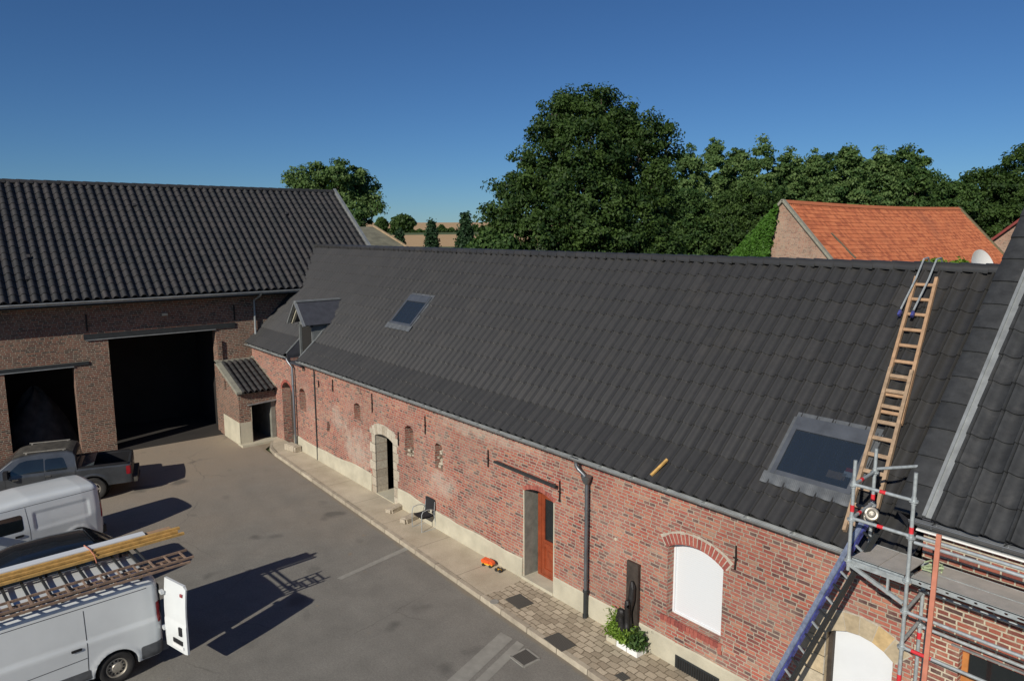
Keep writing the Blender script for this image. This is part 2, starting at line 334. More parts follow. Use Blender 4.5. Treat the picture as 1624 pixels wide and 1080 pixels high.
        if parent is not None: o.parent = parent; WM[o] = WM[parent]
        else: WM[o] = Matrix.Identity(4)
        return o
def tag(o, label=None, cat=None, group=None, kind=None):
    if label: o['label'] = label
    if cat: o['category'] = cat
    if group: o['group'] = group
    if kind: o['kind'] = kind
    return o
def thing(name, label, cat, loc=(0, 0, 0), rz=0, group=None):
    o = bpy.data.objects.new(name, None); COL.objects.link(o); o.location = loc; o.rotation_euler = (0, 0, rz)
    o.empty_display_size = .3; WM[o] = Matrix.Translation(loc) @ Matrix.Rotation(rz, 4, 'Z'); return tag(o, label, cat, group)
def struct(name, mb, m, **k): return tag(mb.build(name, m, None, **k), kind='structure')
def copy_tree(o, parent=None):
    c = o.copy(); COL.objects.link(c); c.parent = parent
    for ch in list(o.children): copy_tree(ch, c)
    return c

def panel(mb, outer, holes, O, U, V, N, t, mi=None):   # wall slab with openings; N points outward
    O, U, V, N = Vector(O), Vector(U), Vector(V), Vector(N)
    loops = [outer] + holes; flat = [p for l in loops for p in l]; n = len(flat)
    tri = tessellate_polygon([[Vector((u, v, 0)) for u, v in l] for l in loops])
    a = [O + U * u + V * v for u, v in flat]; b = [p - N * t for p in a]
    fs = []
    for x in tri:
        p = [flat[i] for i in x]; ar = (p[1][0] - p[0][0]) * (p[2][1] - p[0][1]) - (p[2][0] - p[0][0]) * (p[1][1] - p[0][1])
        if abs(ar) < 1e-9: continue
        fs.append(tuple(x)); fs.append(tuple(n + i for i in reversed(x)))
    k = 0
    for l in loops:
        m = len(l); fs += [(k + i, k + (i + 1) % m, n + k + (i + 1) % m, n + k + i) for i in range(m)]; k += m
    mb.add(a + b, fs, .5, mi)
def arch(x0, x1, z0, zs, rise, n=10):
    if rise <= 0: return [(x0, z0), (x1, z0), (x1, zs), (x0, zs)]
    c = (x0 + x1) / 2; hw = (x1 - x0) / 2; R = (hw * hw + rise * rise) / (2 * rise); a0 = math.asin(min(1, hw / R))
    if rise >= hw: a0 = PI / 2; R = hw
    pts = [(x0, z0), (x1, z0)]
    for i in range(n + 1):
        a = a0 - 2 * a0 * i / n; pts.append((c + R * math.sin(a), zs + rise - R + R * math.cos(a)))
    return pts
def vouss(mb, x0, x1, zs, rise, h, nb, O, U, V, N, proud=.004, depth=.02, gap=.012):   # arch ring of bricks/blocks
    c = (x0 + x1) / 2; hw = (x1 - x0) / 2; R = (hw * hw + rise * rise) / (2 * rise); a0 = math.asin(min(1, hw / R)) * 1.06
    for i in range(nb):
        g = gap / R / 2; a = -a0 + 2 * a0 * i / nb + g; b = -a0 + 2 * a0 * (i + 1) / nb - g; hh = h * random.uniform(.93, 1.05)
        q = [(c + r * math.sin(t), zs + rise - R + r * math.cos(t)) for r, t in ((R, a), (R, b), (R + hh, b), (R + hh, a))]
        mb.prism(q, Vector(O) + Vector(N) * (-depth), U, V, N, depth + proud)

# tiled roof: rows along profile prof(s)->(pos in section), columns along run
def tile_roof(mb, run0, run1, sec, th, tw, prof, axis='X', skip=None, lip=.036, jit=.008, sub=None, flip=False):
    # sec: polyline [(h,z)] from eave to ridge ; run along axis X (h is Y) or Y (h is X)
    P = [Vector((a, b)) for a, b in sec]; L = [0]
    for i in range(len(P) - 1): L.append(L[-1] + (P[i + 1] - P[i]).length)
    def at(s):
        s = max(0, s)
        for i in range(len(P) - 1):
            if s <= L[i + 1] or i == len(P) - 2:
                d = (P[i + 1] - P[i]).normalized(); return P[i] + d * (s - L[i]), d
    nr = max(1, round(L[-1] / th)); th = L[-1] / nr; nc = max(1, round(abs(run1 - run0) / tw)); cw = (run1 - run0) / nc
    for r in range(nr):
        s0 = r * th; s1 = min(L[-1], (r + 1) * th + .02)
        p0, d0 = at(s0); p1, d1 = at(s1)
        sg = 1 if abs(d0[0]) < 1e-9 else (1 if d0[0] > 0 else -1)
        n0 = Vector((-d0[1] * sg, d0[0] * sg)); n1 = Vector((-d1[1] * sg, d1[0] * sg))
        for c in range(nc):
            x0 = run0 + c * cw
            if skip and skip(x0 + cw / 2, (p0[0] + p1[0]) / 2): continue
            rd = random.random(); jz = random.uniform(-jit, jit) * .4; js = random.uniform(-jit, jit)
            r0 = []; r1 = []; rl = []
            for (u, h) in prof:
                q0 = p0 + n0 * (h + lip + jz) + d0 * js; q1 = p1 + n1 * (h + jz * .5 + .004); ql = p0 + n0 * (h - .005) + d0 * js
                x = x0 + u * cw
                if axis == 'X': r0.append((x, q0[0], q0[1])); r1.append((x, q1[0], q1[1])); rl.append((x, ql[0], ql[1]))
                else: r0.append((q0[0], x, q0[1])); r1.append((q1[0], x, q1[1])); rl.append((ql[0], x, ql[1]))
            mb.grid([rl, r0, r1], rd)
PFL = [(0, .002), (.03, .036), (.06, .056), (.09, .058), (.14, .044), (.17, .024), (.20, .040), (.24, .050), (.29, .044), (.37, .022), (.46, -.002), (.56, -.020), (.68, -.028), (.82, -.022), (.93, -.008), (1, .002)]
PPAN = [(0, 0), (.06, .05), (.16, .085), (.3, .1), (.44, .09), (.56, .06), (.64, .015), (.74, -.008), (.88, -.01), (1, 0)]
def ridge(name, a, b, r, step, m, parent, up=.0, drop=1.0):
    mb = MB(); a = Vector(a); b = Vector(b); d = (b - a); L = d.length; d.normalize(); n = round(L / step); st = L / n
    side = d.cross(Vector((0, 0, 1))).normalized()
    for i in range(n):
        p = a + d * (i * st); rd = random.random()
        for (s0, s1, rr) in ((0, .86 * st, r), (.86 * st, 1.04 * st, r * 1.13)):
            rows = []
            for s in (s0, s1):
                rows.append([p + d * s + side * (rr * math.cos(t)) + Vector((0, 0, 1)) * (rr * drop * math.sin(t) + up - .02 * (s / st) + .02) for t in [(-.25 + k * (PI + .5) / 9) for k in range(10)]])
            mb.grid(rows, rd)
            if s0 > 0: mb.grid([rows[0], [q - (q - (p + d * s0)) * .15 for q in rows[0]]], rd)
    return mb.build(name, m, parent, smooth=True)

# ------------------------------------------------------------ ground
def kY(x): return 9.67 - .0278 * (x + 9.4)
mb = MB()
ang = np.linspace(-PI, PI, 181); dist = [0, 60, 120, 150, 200, 250, 300, 350, 400, 440, 500, 560, 620, 700, 800, 900, 1100, 1400, 2000, 4000, 9000]
hh = np.interp(dist, [0, 150, 300, 420, 520, 900, 1400, 4000, 9000], [-.06, -.06, 3.2, 7.4, 9.2, 18.2, 19.5, 8, -40])
rows = [[(d * math.cos(a), d * math.sin(a), float(h) + (0 if d < 200 else .5 * math.sin(a * 7 + d * .01))) for a in ang] for d, h in zip(dist, hh)]
mb.grid(rows[1:]); mb.add([(0, 0, -.06)] + rows[1], [(0, i + 1, i + 2) for i in range(180)])
struct('ground', mb, TERR, smooth=True)
mb = MB(); xs = np.linspace(-32.6, 12, 40); ys = np.linspace(-25, 9, 30)
mb.grid([[(x, y, .0) for x in xs] for y in ys])
mb.grid([[(x, 9, .0) for x in xs], [(x, (kY(x) if x > -29.5 else 11.2), .0) for x in xs]])
struct('courtyard', mb, ASPH)
mb = MB(); xs = [-29.9, -29.6, -29.0] + list(np.arange(-28, 3, 1.0))
def kerbo(x): return kY(x) + (0.35 * max(0, (-28.6 - x)) ** 1.2 if x < -28.6 else 0)
mb.grid([[(x, kerbo(x) + .14, .112) for x in xs], [(x, 11.22, .125) for x in xs]])
struct('pavement', mb, PAVE)
mb = MB(); x = -29.9
while x < 3:
    x1 = x + random.uniform(.85, 1.1); z = random.uniform(-.006, .006)
    if x1 > -29.8:
        a, b = kerbo(x), kerbo(x1); g = .012
        q = [(x + g, a), (x1 - g, b), (x1 - g, b + .13), (x + g, a + .13)]
        mb.add([(p[0], p[1], -.02) for p in q] + [(p[0], p[1] + (.015 if i < 2 else 0), .118 + z) for i, p in enumerate(q)],
               [(4, 5, 6, 7), (0, 1, 5, 4), (1, 2, 6, 5), (2, 3, 7, 6), (3, 0, 4, 7)])
    x = x1
KERB = rndmat('kerb_stone', [(0, (.30, .26, .20)), (1, (.44, .39, .30))], .9, 5, .2, .4)
struct('kerb', mb, KERB)
# filled trench patches on the asphalt by the kerb
PATCH = simple('concrete_patch', (.27, .265, .235), .9, var=.15, sc=4, bump=.3)
mb = MB()
mb.add([(-12.0, 9.30, .006), (-11.62, 9.34, .006), (-10.78, 7.1, .006), (-11.15, 7.0, .006)], [(0, 1, 2, 3)])
mb.add([(-11.5, 9.36, .006), (-11.27, 9.38, .006), (-10.42, 7.1, .006), (-10.66, 7.1, .006)], [(0, 1, 2, 3)])
mb.add([(-17.25, 9.93, .006), (-17.05, 9.93, .006), (-16.6, 7.6, .006), (-16.75, 7.55, .006)], [(0, 1, 2, 3)])
struct('road_patch', mb, PATCH)

# ------------------------------------------------------------ main farmhouse
U, V, N = Vector((1, 0, 0)), Vector((0, 0, 1)), Vector((0, -1, 0)); YW = 11.2
H1 = thing('farmhouse', 'long low red brick farmhouse under a dark tiled roof along the pavement', 'house', (-18, 11.2, 0))
XL, XR = -36.5, -4.12
holes = {'arch_l': arch(-29.55, -28.45, -.2, 2.42, .32), 'n1': arch(-27.7, -27.05, 1.85, 2.58, .18, 6), 'h1': arch(-27.28, -26.98, 3.5, 3.72, 0),
         'h2': [(-25.17, 1.48), (-24.95, 1.50), (-24.88, 1.7), (-24.93, 1.9), (-25.12, 1.86)], 'w3': arch(-22.83, -22.3, 2.45, 2.95, .1, 6),
         'sd': arch(-21.35, -20.12, -.2, 2.18, .13), 'w4': arch(-19.34, -18.82, 1.97, 2.86, .12, 6), 'w5': [(-17.6, 2.0), (-17.18, 2.0), (-17.18, 2.66), (-17.25, 2.78), (-17.5, 2.8), (-17.6, 2.7)],
         'rd': arch(-13.44, -12.34, -.2, 2.5, .13), 'win': arch(-8.86, -7.54, 1.12, 2.62, .2), 'wd': arch(-5.5, -4.40, -.2, 2.28, .2)}
mb = MB(); O = Vector((0, YW, 0))
panel(mb, [(XL, -.3), (XR, -.3), (XR, 3.86), (-27.12, 3.86), (-27.12, 3.72), (-28.38, 3.72), (-28.38, 3.86), (XL, 3.86)], [holes[k] for k in holes if k != 'wd'] + [holes['wd']], O, U, V, N, .45)
mb.build('wall', BR, H1)
mb = MB(); mb.box((XL, 19.3, -.3), (XR, 19.7, 3.9)); mb.box((XL, 11.7, -.3), (XL + .2, 19.3, 3.9)); mb.build('wall', BRB, H1)
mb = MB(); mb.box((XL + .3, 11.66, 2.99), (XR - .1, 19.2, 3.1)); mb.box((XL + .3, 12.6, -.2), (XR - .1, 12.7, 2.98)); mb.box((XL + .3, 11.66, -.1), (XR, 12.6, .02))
mb.build('interior_shade_lining', BLACK, H1)  # black surfaces behind the doorways, painted to stand for the unlit rooms
# niches / recesses
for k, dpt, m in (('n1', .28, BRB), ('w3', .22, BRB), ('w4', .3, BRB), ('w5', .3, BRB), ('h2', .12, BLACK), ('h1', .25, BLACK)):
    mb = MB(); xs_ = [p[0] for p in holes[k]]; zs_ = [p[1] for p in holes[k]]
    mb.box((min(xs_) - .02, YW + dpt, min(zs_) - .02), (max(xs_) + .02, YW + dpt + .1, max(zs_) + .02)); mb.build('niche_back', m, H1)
# rubble in the two broken niches
for (x0, x1, z0, z1, n) in ((-19.3, -18.86, 1.97, 2.12, 7), (-17.57, -17.2, 2.0, 2.6, 16), (-19.0, -18.84, 2.1, 2.3, 4)):
    mb = MB()
    for i in range(n):
        x = random.uniform(x0, x1); z = random.uniform(z0, z1); s_ = random.uniform(.035, .06)
        mb.obox((x, YW + random.uniform(.08, .2), z), Vector((1, .2, 0)).normalized(), Vector((-.2, 1, 0)).normalized(), V, s_, s_, s_ * .6)
    tag(mb.build('loose_rubble', STONE, H1), kind='stuff')
# stone door surround
def surround(x0, x1, zs, rise, bw, bh, h, nb, mat, parent, name, z0=.12, depth=.45, right=True):
    mb = MB(); mo = MB()
    for sgn, xe in ((-1, x0), (1, x1)):
        if sgn == 1 and not right: continue
        z = z0; k = 0
        while z < zs + .12:
            hh_ = min(bh * random.uniform(.85, 1.15), zs + .2 - z); w = bw[k % 2] * random.uniform(.9, 1.1)
            a, b = (xe - w, xe) if sgn < 0 else (xe, xe + w)
            mb.box((a, YW - .006, z + .006), (b, YW + .02, z + hh_ - .006)); 
            mb.box((xe - .004 if sgn > 0 else xe - .02, YW + .021, z + .006), (xe + .02 if sgn > 0 else xe + .004, YW + depth, z + hh_ - .006))
            mo.box((a - .012, YW - .003, z - .01), (b + .012, YW + .018, z + hh_ + .004))
            z += hh_; k += 1
    vouss(mb, x0, x1, zs, rise, h, nb, O, U, V, N, .007, .02)
    vouss(mo, x0 - .02, x1 + .02, zs, rise, h + .03, 1 if nb < 2 else nb, O, U, V, N, .003, .015, 0)
    mo.build(name + '_mortar', MORT, parent) ; return mb.build(name, mat, parent)
surround(-21.35, -20.12, 2.18, .13, (.22, .36), .3, .33, 9, STONE, H1, 'stone_surround')
surround(-5.5, -4.40, 2.28, .2, (.30, .46), .34, .32, 6, SAND, H1, 'sandstone_surround', right=False)
mb = MB(); vouss(mb, -8.9, -7.5, 2.64, .2, .24, 17, O, U, V, N, .002, .01, 0); mb.build('arch_mortar', MORT, H1)
mb = MB(); vouss(mb, -8.86, -7.54, 2.62, .2, .22, 17, O, U, V, N, .006, .02, .02); mb.build('window_arch', VOUS, H1); mb = MB()
for i in range(16): x = -8.98 + i * .094; mb.box((x, YW - .045, 1.0 - (0 if i < 15 else .1)), (x + .084, YW + .3, 1.115))
mb.build('brick_sill', VOUS, H1)
mb = MB(); mb.box((-8.99, YW - .03, .99), (-7.47, YW + .28, 1.10)); mb.build('sill_mortar', MORT, H1)
mb = MB(); vouss(mb, -13.44, -12.34, 2.5, .13, .12, 16, O, U, V, N, .006); mb.build('door_arch', VOUS, H1)
mb = MB(); vouss(mb, -29.55, -28.45, 2.42, .32, .12, 14, O, U, V, N, .006); mb.build('door_arch', VOUS, H1)
# shutters
wnd = MB().box((-8.84, YW + .21, 1.12), (-7.56, YW + .23, 1.16)).build('window', PVC, H1)
mb = MB(); mb.prism(arch(-8.83, -7.57, 1.16, 2.60, .2), (0, YW + .23, 0), U, V, (0, 1, 0), .03); mb.build('roller_shutter', SHUT, wnd)
mb = MB()
for x in (-8.86, -7.585): MB().box((x, YW + .2, 1.13), (x + .045, YW + .26, 2.66)).build('shutter_rail', PVC, wnd)
dr = MB().box((-5.42, YW + .2, .1), (-4.44, YW + .22, .16)).build('door', PVC, H1)
mb = MB(); mb.prism(arch(-5.42, -4.44, .16, 2.26, .19), (0, YW + .2, 0), U, V, (0, 1, 0), .03); mb.build('roller_shutter', PVC, dr)
mb = MB(); mb.box((-5.5, YW + .12, .1), (-5.42, YW + .25, 2.3)); mb.box((-4.44, YW + .12, .1), (-4.4, YW + .25, 2.3)); mb.build('door_frame', WOODD, dr)
# red front door in its deep doorway
d0 = MB(); d0.box((-13.33, YW + .36, .2), (-13.2, YW + .44, 2.5)); d0.box((-12.44, YW + .36, .2), (-12.34, YW + .44, 2.5)); d0.box((-13.2, YW + .36, 2.42), (-12.44, YW + .44, 2.62)); d0.box((-13.2, YW + .36, .2), (-12.44, YW + .44, .26))
door = d0.build('front_door', DOORW, H1)
mb = MB()
for a, b in (((-13.2, .26), (-13.08, 2.42)), ((-12.56, .26), (-12.44, 2.42)), ((-13.08, .26), (-12.56, .42)), ((-13.08, 1.02), (-12.56, 1.2)), ((-13.08, 2.3), (-12.56, 2.42))):
    mb.box((a[0], YW + .37, a[1]), (b[0], YW + .42, b[1]))
mb.box((-13.08, YW + .39, .42), (-12.56, YW + .42, 1.02)); mb.box((-12.98, YW + .375, .52), (-12.66, YW + .39, .92)); mb.box((-13.06, YW + .355, 1.08), (-12.58, YW + .37, 1.12)); mb.build('door_leaf', DOORW, door)
MB().box((-13.08, YW + .395, 1.2), (-12.56, YW + .41, 2.3)).build('door_glass', GLASS, door)
MB().tube([(-12.5, YW + .37, 1.15), (-12.5, YW + .33, 1.15), (-12.6, YW + .33, 1.15)], .01, 6).build('handle', CHROME, door)
mb = MB(); mb.box((-13.46, YW + .004, .1), (-13.436, YW + .46, 2.5)); mb.box((-12.344, YW + .004, .1), (-12.32, YW + .46, 2.5)); mb.build('door_reveal', CEMD, H1)
mb = MB(); mb.box((-13.5, YW - .06, .08), (-12.3, YW + .46, .2)); mb.build('door_step', CEM, H1)
mb = MB(); mb.box((-21.36, YW - .02, .08), (-20.1, YW + .8, .15)); mb.build('door_step', CEM, H1)
# cement edge line round the red doorway
mb = MB()
for x in (-13.48, -12.34): mb.box((x, YW - .008, .2), (x + .04, YW + .01, 2.5))
mb.build('door_trim', CEM, H1)
# half open plank door in left archway
mb = MB(); mb.box((-28.75, YW + .12, .1), (-28.5, YW + .17, 2.6)); mb.box((-29.5, YW + .35, .1), (-29.0, YW + .4, 2.65)); mb.build('plank_door', WOODD, H1)
# cement plinth with a wavy top, broken by the doorways
def plinth(x0, x1, parent, zt, z0=.09):
    mb = MB(); n = max(2, int((x1 - x0) / .35)); xs = np.linspace(x0, x1, n)
    zz = [zt(x) + random.uniform(-.02, .02) for x in xs]
    rows = [[(x, YW - .045, z0) for x in xs], [(x, YW - .03, z - .03) for x, z in zip(xs, zz)], [(x, YW - .012, z) for x, z in zip(xs, zz)], [(x, YW + .01, z) for x, z in zip(xs, zz)]]
    mb.grid(rows); mb.box((x0 - .002, YW - .03, z0), (x0 + .01, YW, zz[0] - .03)); mb.box((x1 - .01, YW - .03, z0), (x1 + .002, YW, zz[-1] - .03))
    return mb.build('plinth', CEM, parent)
zt = lambda x: .64 + .14 * math.exp(-((x + 22.6) / 1.2) ** 2) + .12 * math.exp(-((x + 19.3) / .8) ** 2)
for a, b in ((-28.4, -26.13), (-26.05, -21.62), (-19.85, -13.5), (-12.3, -8.6), (-8.6, -7.48), (-7.48, -5.95)): plinth(a, b, H1, zt)
# basement grille in the plinth
g = MB(); g.box((-8.56, YW - .052, .36), (-7.5, YW - .03, .40)); g.box((-8.56, YW - .052, .09), (-8.52, YW - .03, .36)); g.box((-7.54, YW - .052, .09), (-7.5, YW - .03, .36))
for i in range(17): g.tube([(-8.48 + i * .058, YW - .06, .09), (-8.48 + i * .058, YW - .06, .37)], .009, 5)
gr = g.build('basement_grille', CAST, H1); MB().box((-8.54, YW - .049, .1), (-7.52, YW - .04, .36)).build('grille_gap_shade', BLACK, gr)  # solid black plate painted as the dark gap behind the bars
# wrought iron wall anchors
for (x, z0, z1) in ((-24.45, 3.14, 3.6), (-21.42, 2.96, 3.6), (-18.08, 2.94, 3.5), (-14.93, 2.73, 3.2), (-12.1, 2.6, 3.12), (-7.27, 2.73, 3.2), (-19.72, 2.2, 2.65), (-25.7, 3.1, 3.35)):
    mb = MB(); zm = (z0 + z1) / 2; mb.bar((x - .008, YW - .025, z0), (x + .008, YW - .03, zm), .028, .03, (0, 1, 0)); mb.bar((x + .008, YW - .03, zm), (x - .004, YW - .025, z1), .022, .03, (0, 1, 0))
    mb.bar((x - .045, YW - .035, zm), (x + .045, YW - .035, zm - .02), .025, .02, (0, 1, 0)); mb.build('wall_anchor', IRON, H1)
# iron bar above the red door
mb = MB(); mb.bar((-14.5, YW - .1, 3.0), (-12.15, YW - .1, 2.98), .09, .05); mb.tube([(-14.52, YW - .13, 3.0), (-12.14, YW - .13, 2.98)], .035, 8)
for x in (-14.3, -12.3): mb.box((x, YW - .1, 2.95), (x + .04, YW + .01, 3.0))
mb.build('door_track', CAST, H1)
# crooked old pipe / crack cover on the wall
mb = MB(); mb.tube([(-26.09, YW - .03, .12), (-26.08, YW - .03, 2), (-26.07, YW - .03, 3.8)], .028, 6); mb.build('thin_pipe', CAST, H1)
# plain white socket cover and small drilled hole cap
mb = MB(); mb.tube([(-10.3, YW - .01, 2.28), (-10.3, YW + .01, 2.28)], .04, 10); mb.build('vent_cap', CEM, H1)
# roof
E0 = (10.95, 3.97)
SEC = [E0, (11.722, 4.61), (15.2, 8.23)]
mb = MB(); tile_roof(mb, -36.3, -4.2, SEC, .49, .30, PFL, 'X', skip=lambda x, y: (-28.42 < x < -27.1 and y < 12.1) or (-28.2 < x < -27.35 and y < 12.4))
ROOF1 = mb.build('roof', TILE, H1, smooth=True, recalc=False)
mb = MB(); tile_roof(mb, -36.3, -4.2, [(19.5, 4.0), (15.24, 8.23)], .49, .6, [(0, 0), (.25, .02), (.5, 0), (.75, .02), (1, 0)], 'X'); mb.build('roof', TILE, H1, smooth=True, recalc=False)
mb = MB()
for x0, x1 in ((-36.3, -28.42), (-27.08, -4.2)): mb.grid([[(x0, y, z), (x1, y, z)] for y, z in ((11.0, 3.90), (11.78, 4.50), (15.26, 8.10))])
mb.add([(-28.42, 12.0, 4.76), (-27.08, 12.0, 4.76), (-27.08, 15.2, 8.06), (-28.42, 15.2, 8.06)], [(0, 1, 2, 3)])
mb.add([(-36.3, 19.5, 3.93), (-4.2, 19.5, 3.93), (-4.2, 15.2, 8.1), (-36.3, 15.2, 8.1)], [(0, 1, 2, 3)]); mb.build('roof_underlay', BLACK, H1, recalc=False)
ridge('ridge_tiles', (-36.2, 15.22, 8.22), (-4.45, 15.22, 8.22), .13, .42, TILE, H1)
def gutter(x0, x1, y, z, r, parent, m=ZINC, name='gutter'):
    mb = MB()
    for rr, c in ((r, 0), (r - .006, 1)):
        rows = [[(x, y + rr * math.cos(t), z + rr * math.sin(t)) for t in [PI + PI * k / 8 for k in range(9)]] for x in (x0, x1)]
        mb.grid(rows)
    mb.tube([(x0, y - r, z + .004), (x1, y - r, z + .004)], .012, 6); x = x0 + .3
    while x < x1: mb.box((x, y - r - .004, z - r * .6), (x + .025, y + r, z + .006)); x += .9
    return mb.build(name, m, parent)
gutter(-33.0, -28.42, 10.93, 3.93, .07, H1, ZINCP); gutter(-27.08, -4.25, 10.93, 3.93, .07, H1, ZINCP)
mb = MB(); mb.box((-33, 11.06, 3.83), (-28.42, 11.2, 3.9)); mb.box((-27.08, 11.06, 3.83), (-4.15, 11.2, 3.9)); mb.build('eaves_board', ZINCP, H1)
def pipe(pts, r, parent, cz, m=ZINC, boot=True):
    mb = MB(); mb.tube(pts, r, 10); p = pts[-1]
    for z in cz: mb.tube([(p[0], p[1], z - .015), (p[0], p[1], z + .015)], r * 1.25, 10); mb.box((p[0] - .01, p[1], z - .012), (p[0] + .01, YW, z + .012))
    o = mb.build('drainpipe', m, parent, smooth=True)
    if boot:
        b = MB(); b.tube([(p[0], p[1], .12), (p[0], p[1], .78)], r * 1.1, 10); b.tube([(p[0], p[1], .74), (p[0], p[1], .80)], r * 1.4, 10); b.tube([(p[0], p[1], .12), (p[0], p[1], .2)], r * 1.4, 10); b.build('cast_iron_boot', CAST, o, smooth=True)
    return o
dp = pipe([(-11.36, 10.99, 3.88), (-11.36, 10.99, 3.74), (-11.3, 11.0, 3.66), (-11.16, 11.04, 3.56), (-11.1, 11.08, 3.48), (-11.1, 11.08, .7)], .045, H1, (1.05, 2.75))
mb = MB(); mb.tube([(-11.1, 11.06, 3.36), (-11.1, 11.06, 3.44), (-11.1, 11.06, 3.54)], [.06, .1, .13], 12); mb.build('hopper', ZINC, dp, smooth=True); MB().tube([(-11.36, 10.99, 3.92), (-11.36, 10.99, 3.8)], [.1, .05], 10).build('outlet', ZINC, dp, smooth=True)
pipe([(-28.3, 10.98, 3.88), (-28.2, 10.98, 3.78), (-28.0, 11.08, 3.55), (-28.0, 11.08, .2)], .05, H1, (1.0, 2.8), boot=False)
# main skylights
def onroof(x, y, n=0): a = math.radians(46); return Vector((x, y, 4.45 + (y - 11.55) * math.tan(a))) + Vector((0, -math.sin(a), math.cos(a))) * n
RU = Vector((1, 0, 0)); RV = Vector((0, math.cos(math.radians(46)), math.sin(math.radians(46)))); RNn = Vector((0, -math.sin(math.radians(46)), math.cos(math.radians(46))))
def skylight(xc, yc, hw, hv, glassm, apron=True):
    c = onroof(xc, yc); fr = MB(); t = .09
    for (du, dv, a, b) in ((-hw + t / 2, 0, t / 2, hv), (hw - t / 2, 0, t / 2, hv)): fr.obox(c + RU * du + RV * dv, RU, RV, RNn, a, b, .055)
    fr.obox(c - RV * (hv - t / 2), RU, RV, RNn, hw - t, t / 2, .05); fr.obox(c + RV * (hv - t * 1.6), RU, RV, RNn, hw - t, t * 1.6, .062)
    f = fr.build('skylight', ZINC, H1)
    mb = MB(); mb.obox(c + RNn * .075 - RV * .09, RU, RV, RNn, hw - t, hv - t - .09, .006); mb.build('glass', glassm, f)
    mb = MB(); mb.obox(c + RNn * .02, RU, RV, RNn, hw - t, hv - t, .003); mb.build('dark_room_sheet', BLACK, f)  # black sheet under the glass, standing in for the dark room below
    mb = MB()   # lead apron dressed over the tiles
    n = 60; r0 = []; r1 = []
    for i in range(n + 1):
        u = -hw - .12 + (2 * hw + .24) * i / n; w = .012 * math.sin(u * 21); r0.append(c + RU * u - RV * (hv - .02) + RNn * (.10)); r1.append(c + RU * u - RV * (hv + .2 + w * .5) + RNn * (.082 + .012 * math.cos(u * 21)))
    mb.grid([r0, r1, [p - RNn * .03 for p in r1]]); mb.obox(c + RV * (hv + .05) , RU, RV, RNn, hw + .05, .06, .03)
    mb.obox(c - RU * (hw + .04), RU, RV, RNn, .04, hv, .035); mb.obox(c + RU * (hw + .04), RU, RV, RNn, .04, hv, .035); mb.build('flashing', LEAD, f); return f
SK1 = skylight(-6.17, 12.09, .74, .63, RGL); skylight(-22.05, 13.2, .72, .66, RGL)
# things seen under the near skylight's glass
c = onroof(-5.8, 11.86)
t = tag(MB().obox(c + RNn * .032 + RU * .0, RU, RV, RNn, .16, .07, .018).build('cardboard_piece', WOODP), 'tan cardboard piece behind the lower edge of the large skylight glass', 'cardboard')
mb = MB(); mb.obox(c + RU * .22 + RV * .07 + RNn * .032, RU, RV, RNn, .12, .05, .018, mi=0); mb.obox(c + RU * .2 + RV * .16 + RNn * .032, RU, RV, RNn, .09, .035, .016, mi=1)
tag(mb.build('paint_box', [WHITE, REDP]), 'white and red package behind the large skylight glass', 'package')
# dormer / loft hatch
CHK = simple('cheek_grey', (.13, .14, .14), .7)
DX0, DX1 = -28.4, -27.1; DY = 11.65
mb = MB(); mb.box((DX0 - .06, 11.1, 3.6), (DX0, DY, 4.0)); 
mb.prism([(11.05, 3.8), (DY, 3.8), (DY, 4.6), (11.05, 4.02)], (DX0 - .05, 0, 0), (0, 1, 0), (0, 0, 1), (1, 0, 0), .05)
mb.prism([(11.05, 3.8), (DY, 3.8), (DY, 4.6), (11.05, 4.02)], (DX1, 0, 0), (0, 1, 0), (0, 0, 1), (1, 0, 0), .05)
mb.box((DX0, 11.05, 3.7), (DX1, DY, 3.76)); dorm = mb.build('dormer', DARKM, H1)
mb = MB(); mb.prism([(DY + .01, 4.5), (DY + .01, 5.33), (12.45, 5.33), (12.4, 5.2)], (DX1 - .04, 0, 0), (0, 1, 0), (0, 0, 1), (1, 0, 0), .05); mb.prism([(DY + .01, 4.5), (DY + .01, 5.33), (12.45, 5.33), (12.4, 5.2)], (DX0 - .01, 0, 0), (0, 1, 0), (0, 0, 1), (1, 0, 0), .05)
mb.build('cheek', CHK, dorm)
mb = MB(); mb.box((DX0, DY - .04, 3.76), (DX0 + .07, DY + .05, 5.3)); mb.box((DX1 - .07, DY - .04, 3.76), (DX1, DY + .05, 5.3)); mb.box((DX0, DY - .04, 5.23), (DX1, DY + .05, 5.33))
mb.prism([(DX0, 5.33), (DX1, 5.33), (-27.75, 6.0)], (0, DY, 0), U, V, (0, 1, 0), .04)
mb.build('frame', CHK, dorm); MB().box((DX0 + .07, DY + .06, 3.76), (DX1 - .07, DY + .1, 5.23)).build('hatch', BLACK, dorm)
mb = MB()
for sg in (-1, 1):
    a = Vector((-27.75, 0, 6.17)); b = Vector((-27.75 + sg * .78, 0, 5.3)); d = (b - a).normalized(); n_ = Vector((-d.z * sg, 0, d.x * sg)); n_ = n_ if n_.z > 0 else -n_
    p = [a + Vector((0, 11.28, 0)), b + Vector((0, 11.28, 0)), b + Vector((0, 12.55, 0)), a + Vector((0, 13.2, 0))]
    mb.add(p + [q + n_ * .06 for q in p], [(0, 1, 2, 3), (4, 5, 6, 7), (0, 1, 5, 4), (1, 2, 6, 5), (2, 3, 7, 6), (3, 0, 4, 7)])
mb.build('dormer_roof', DARKM, dorm)
mb = MB()
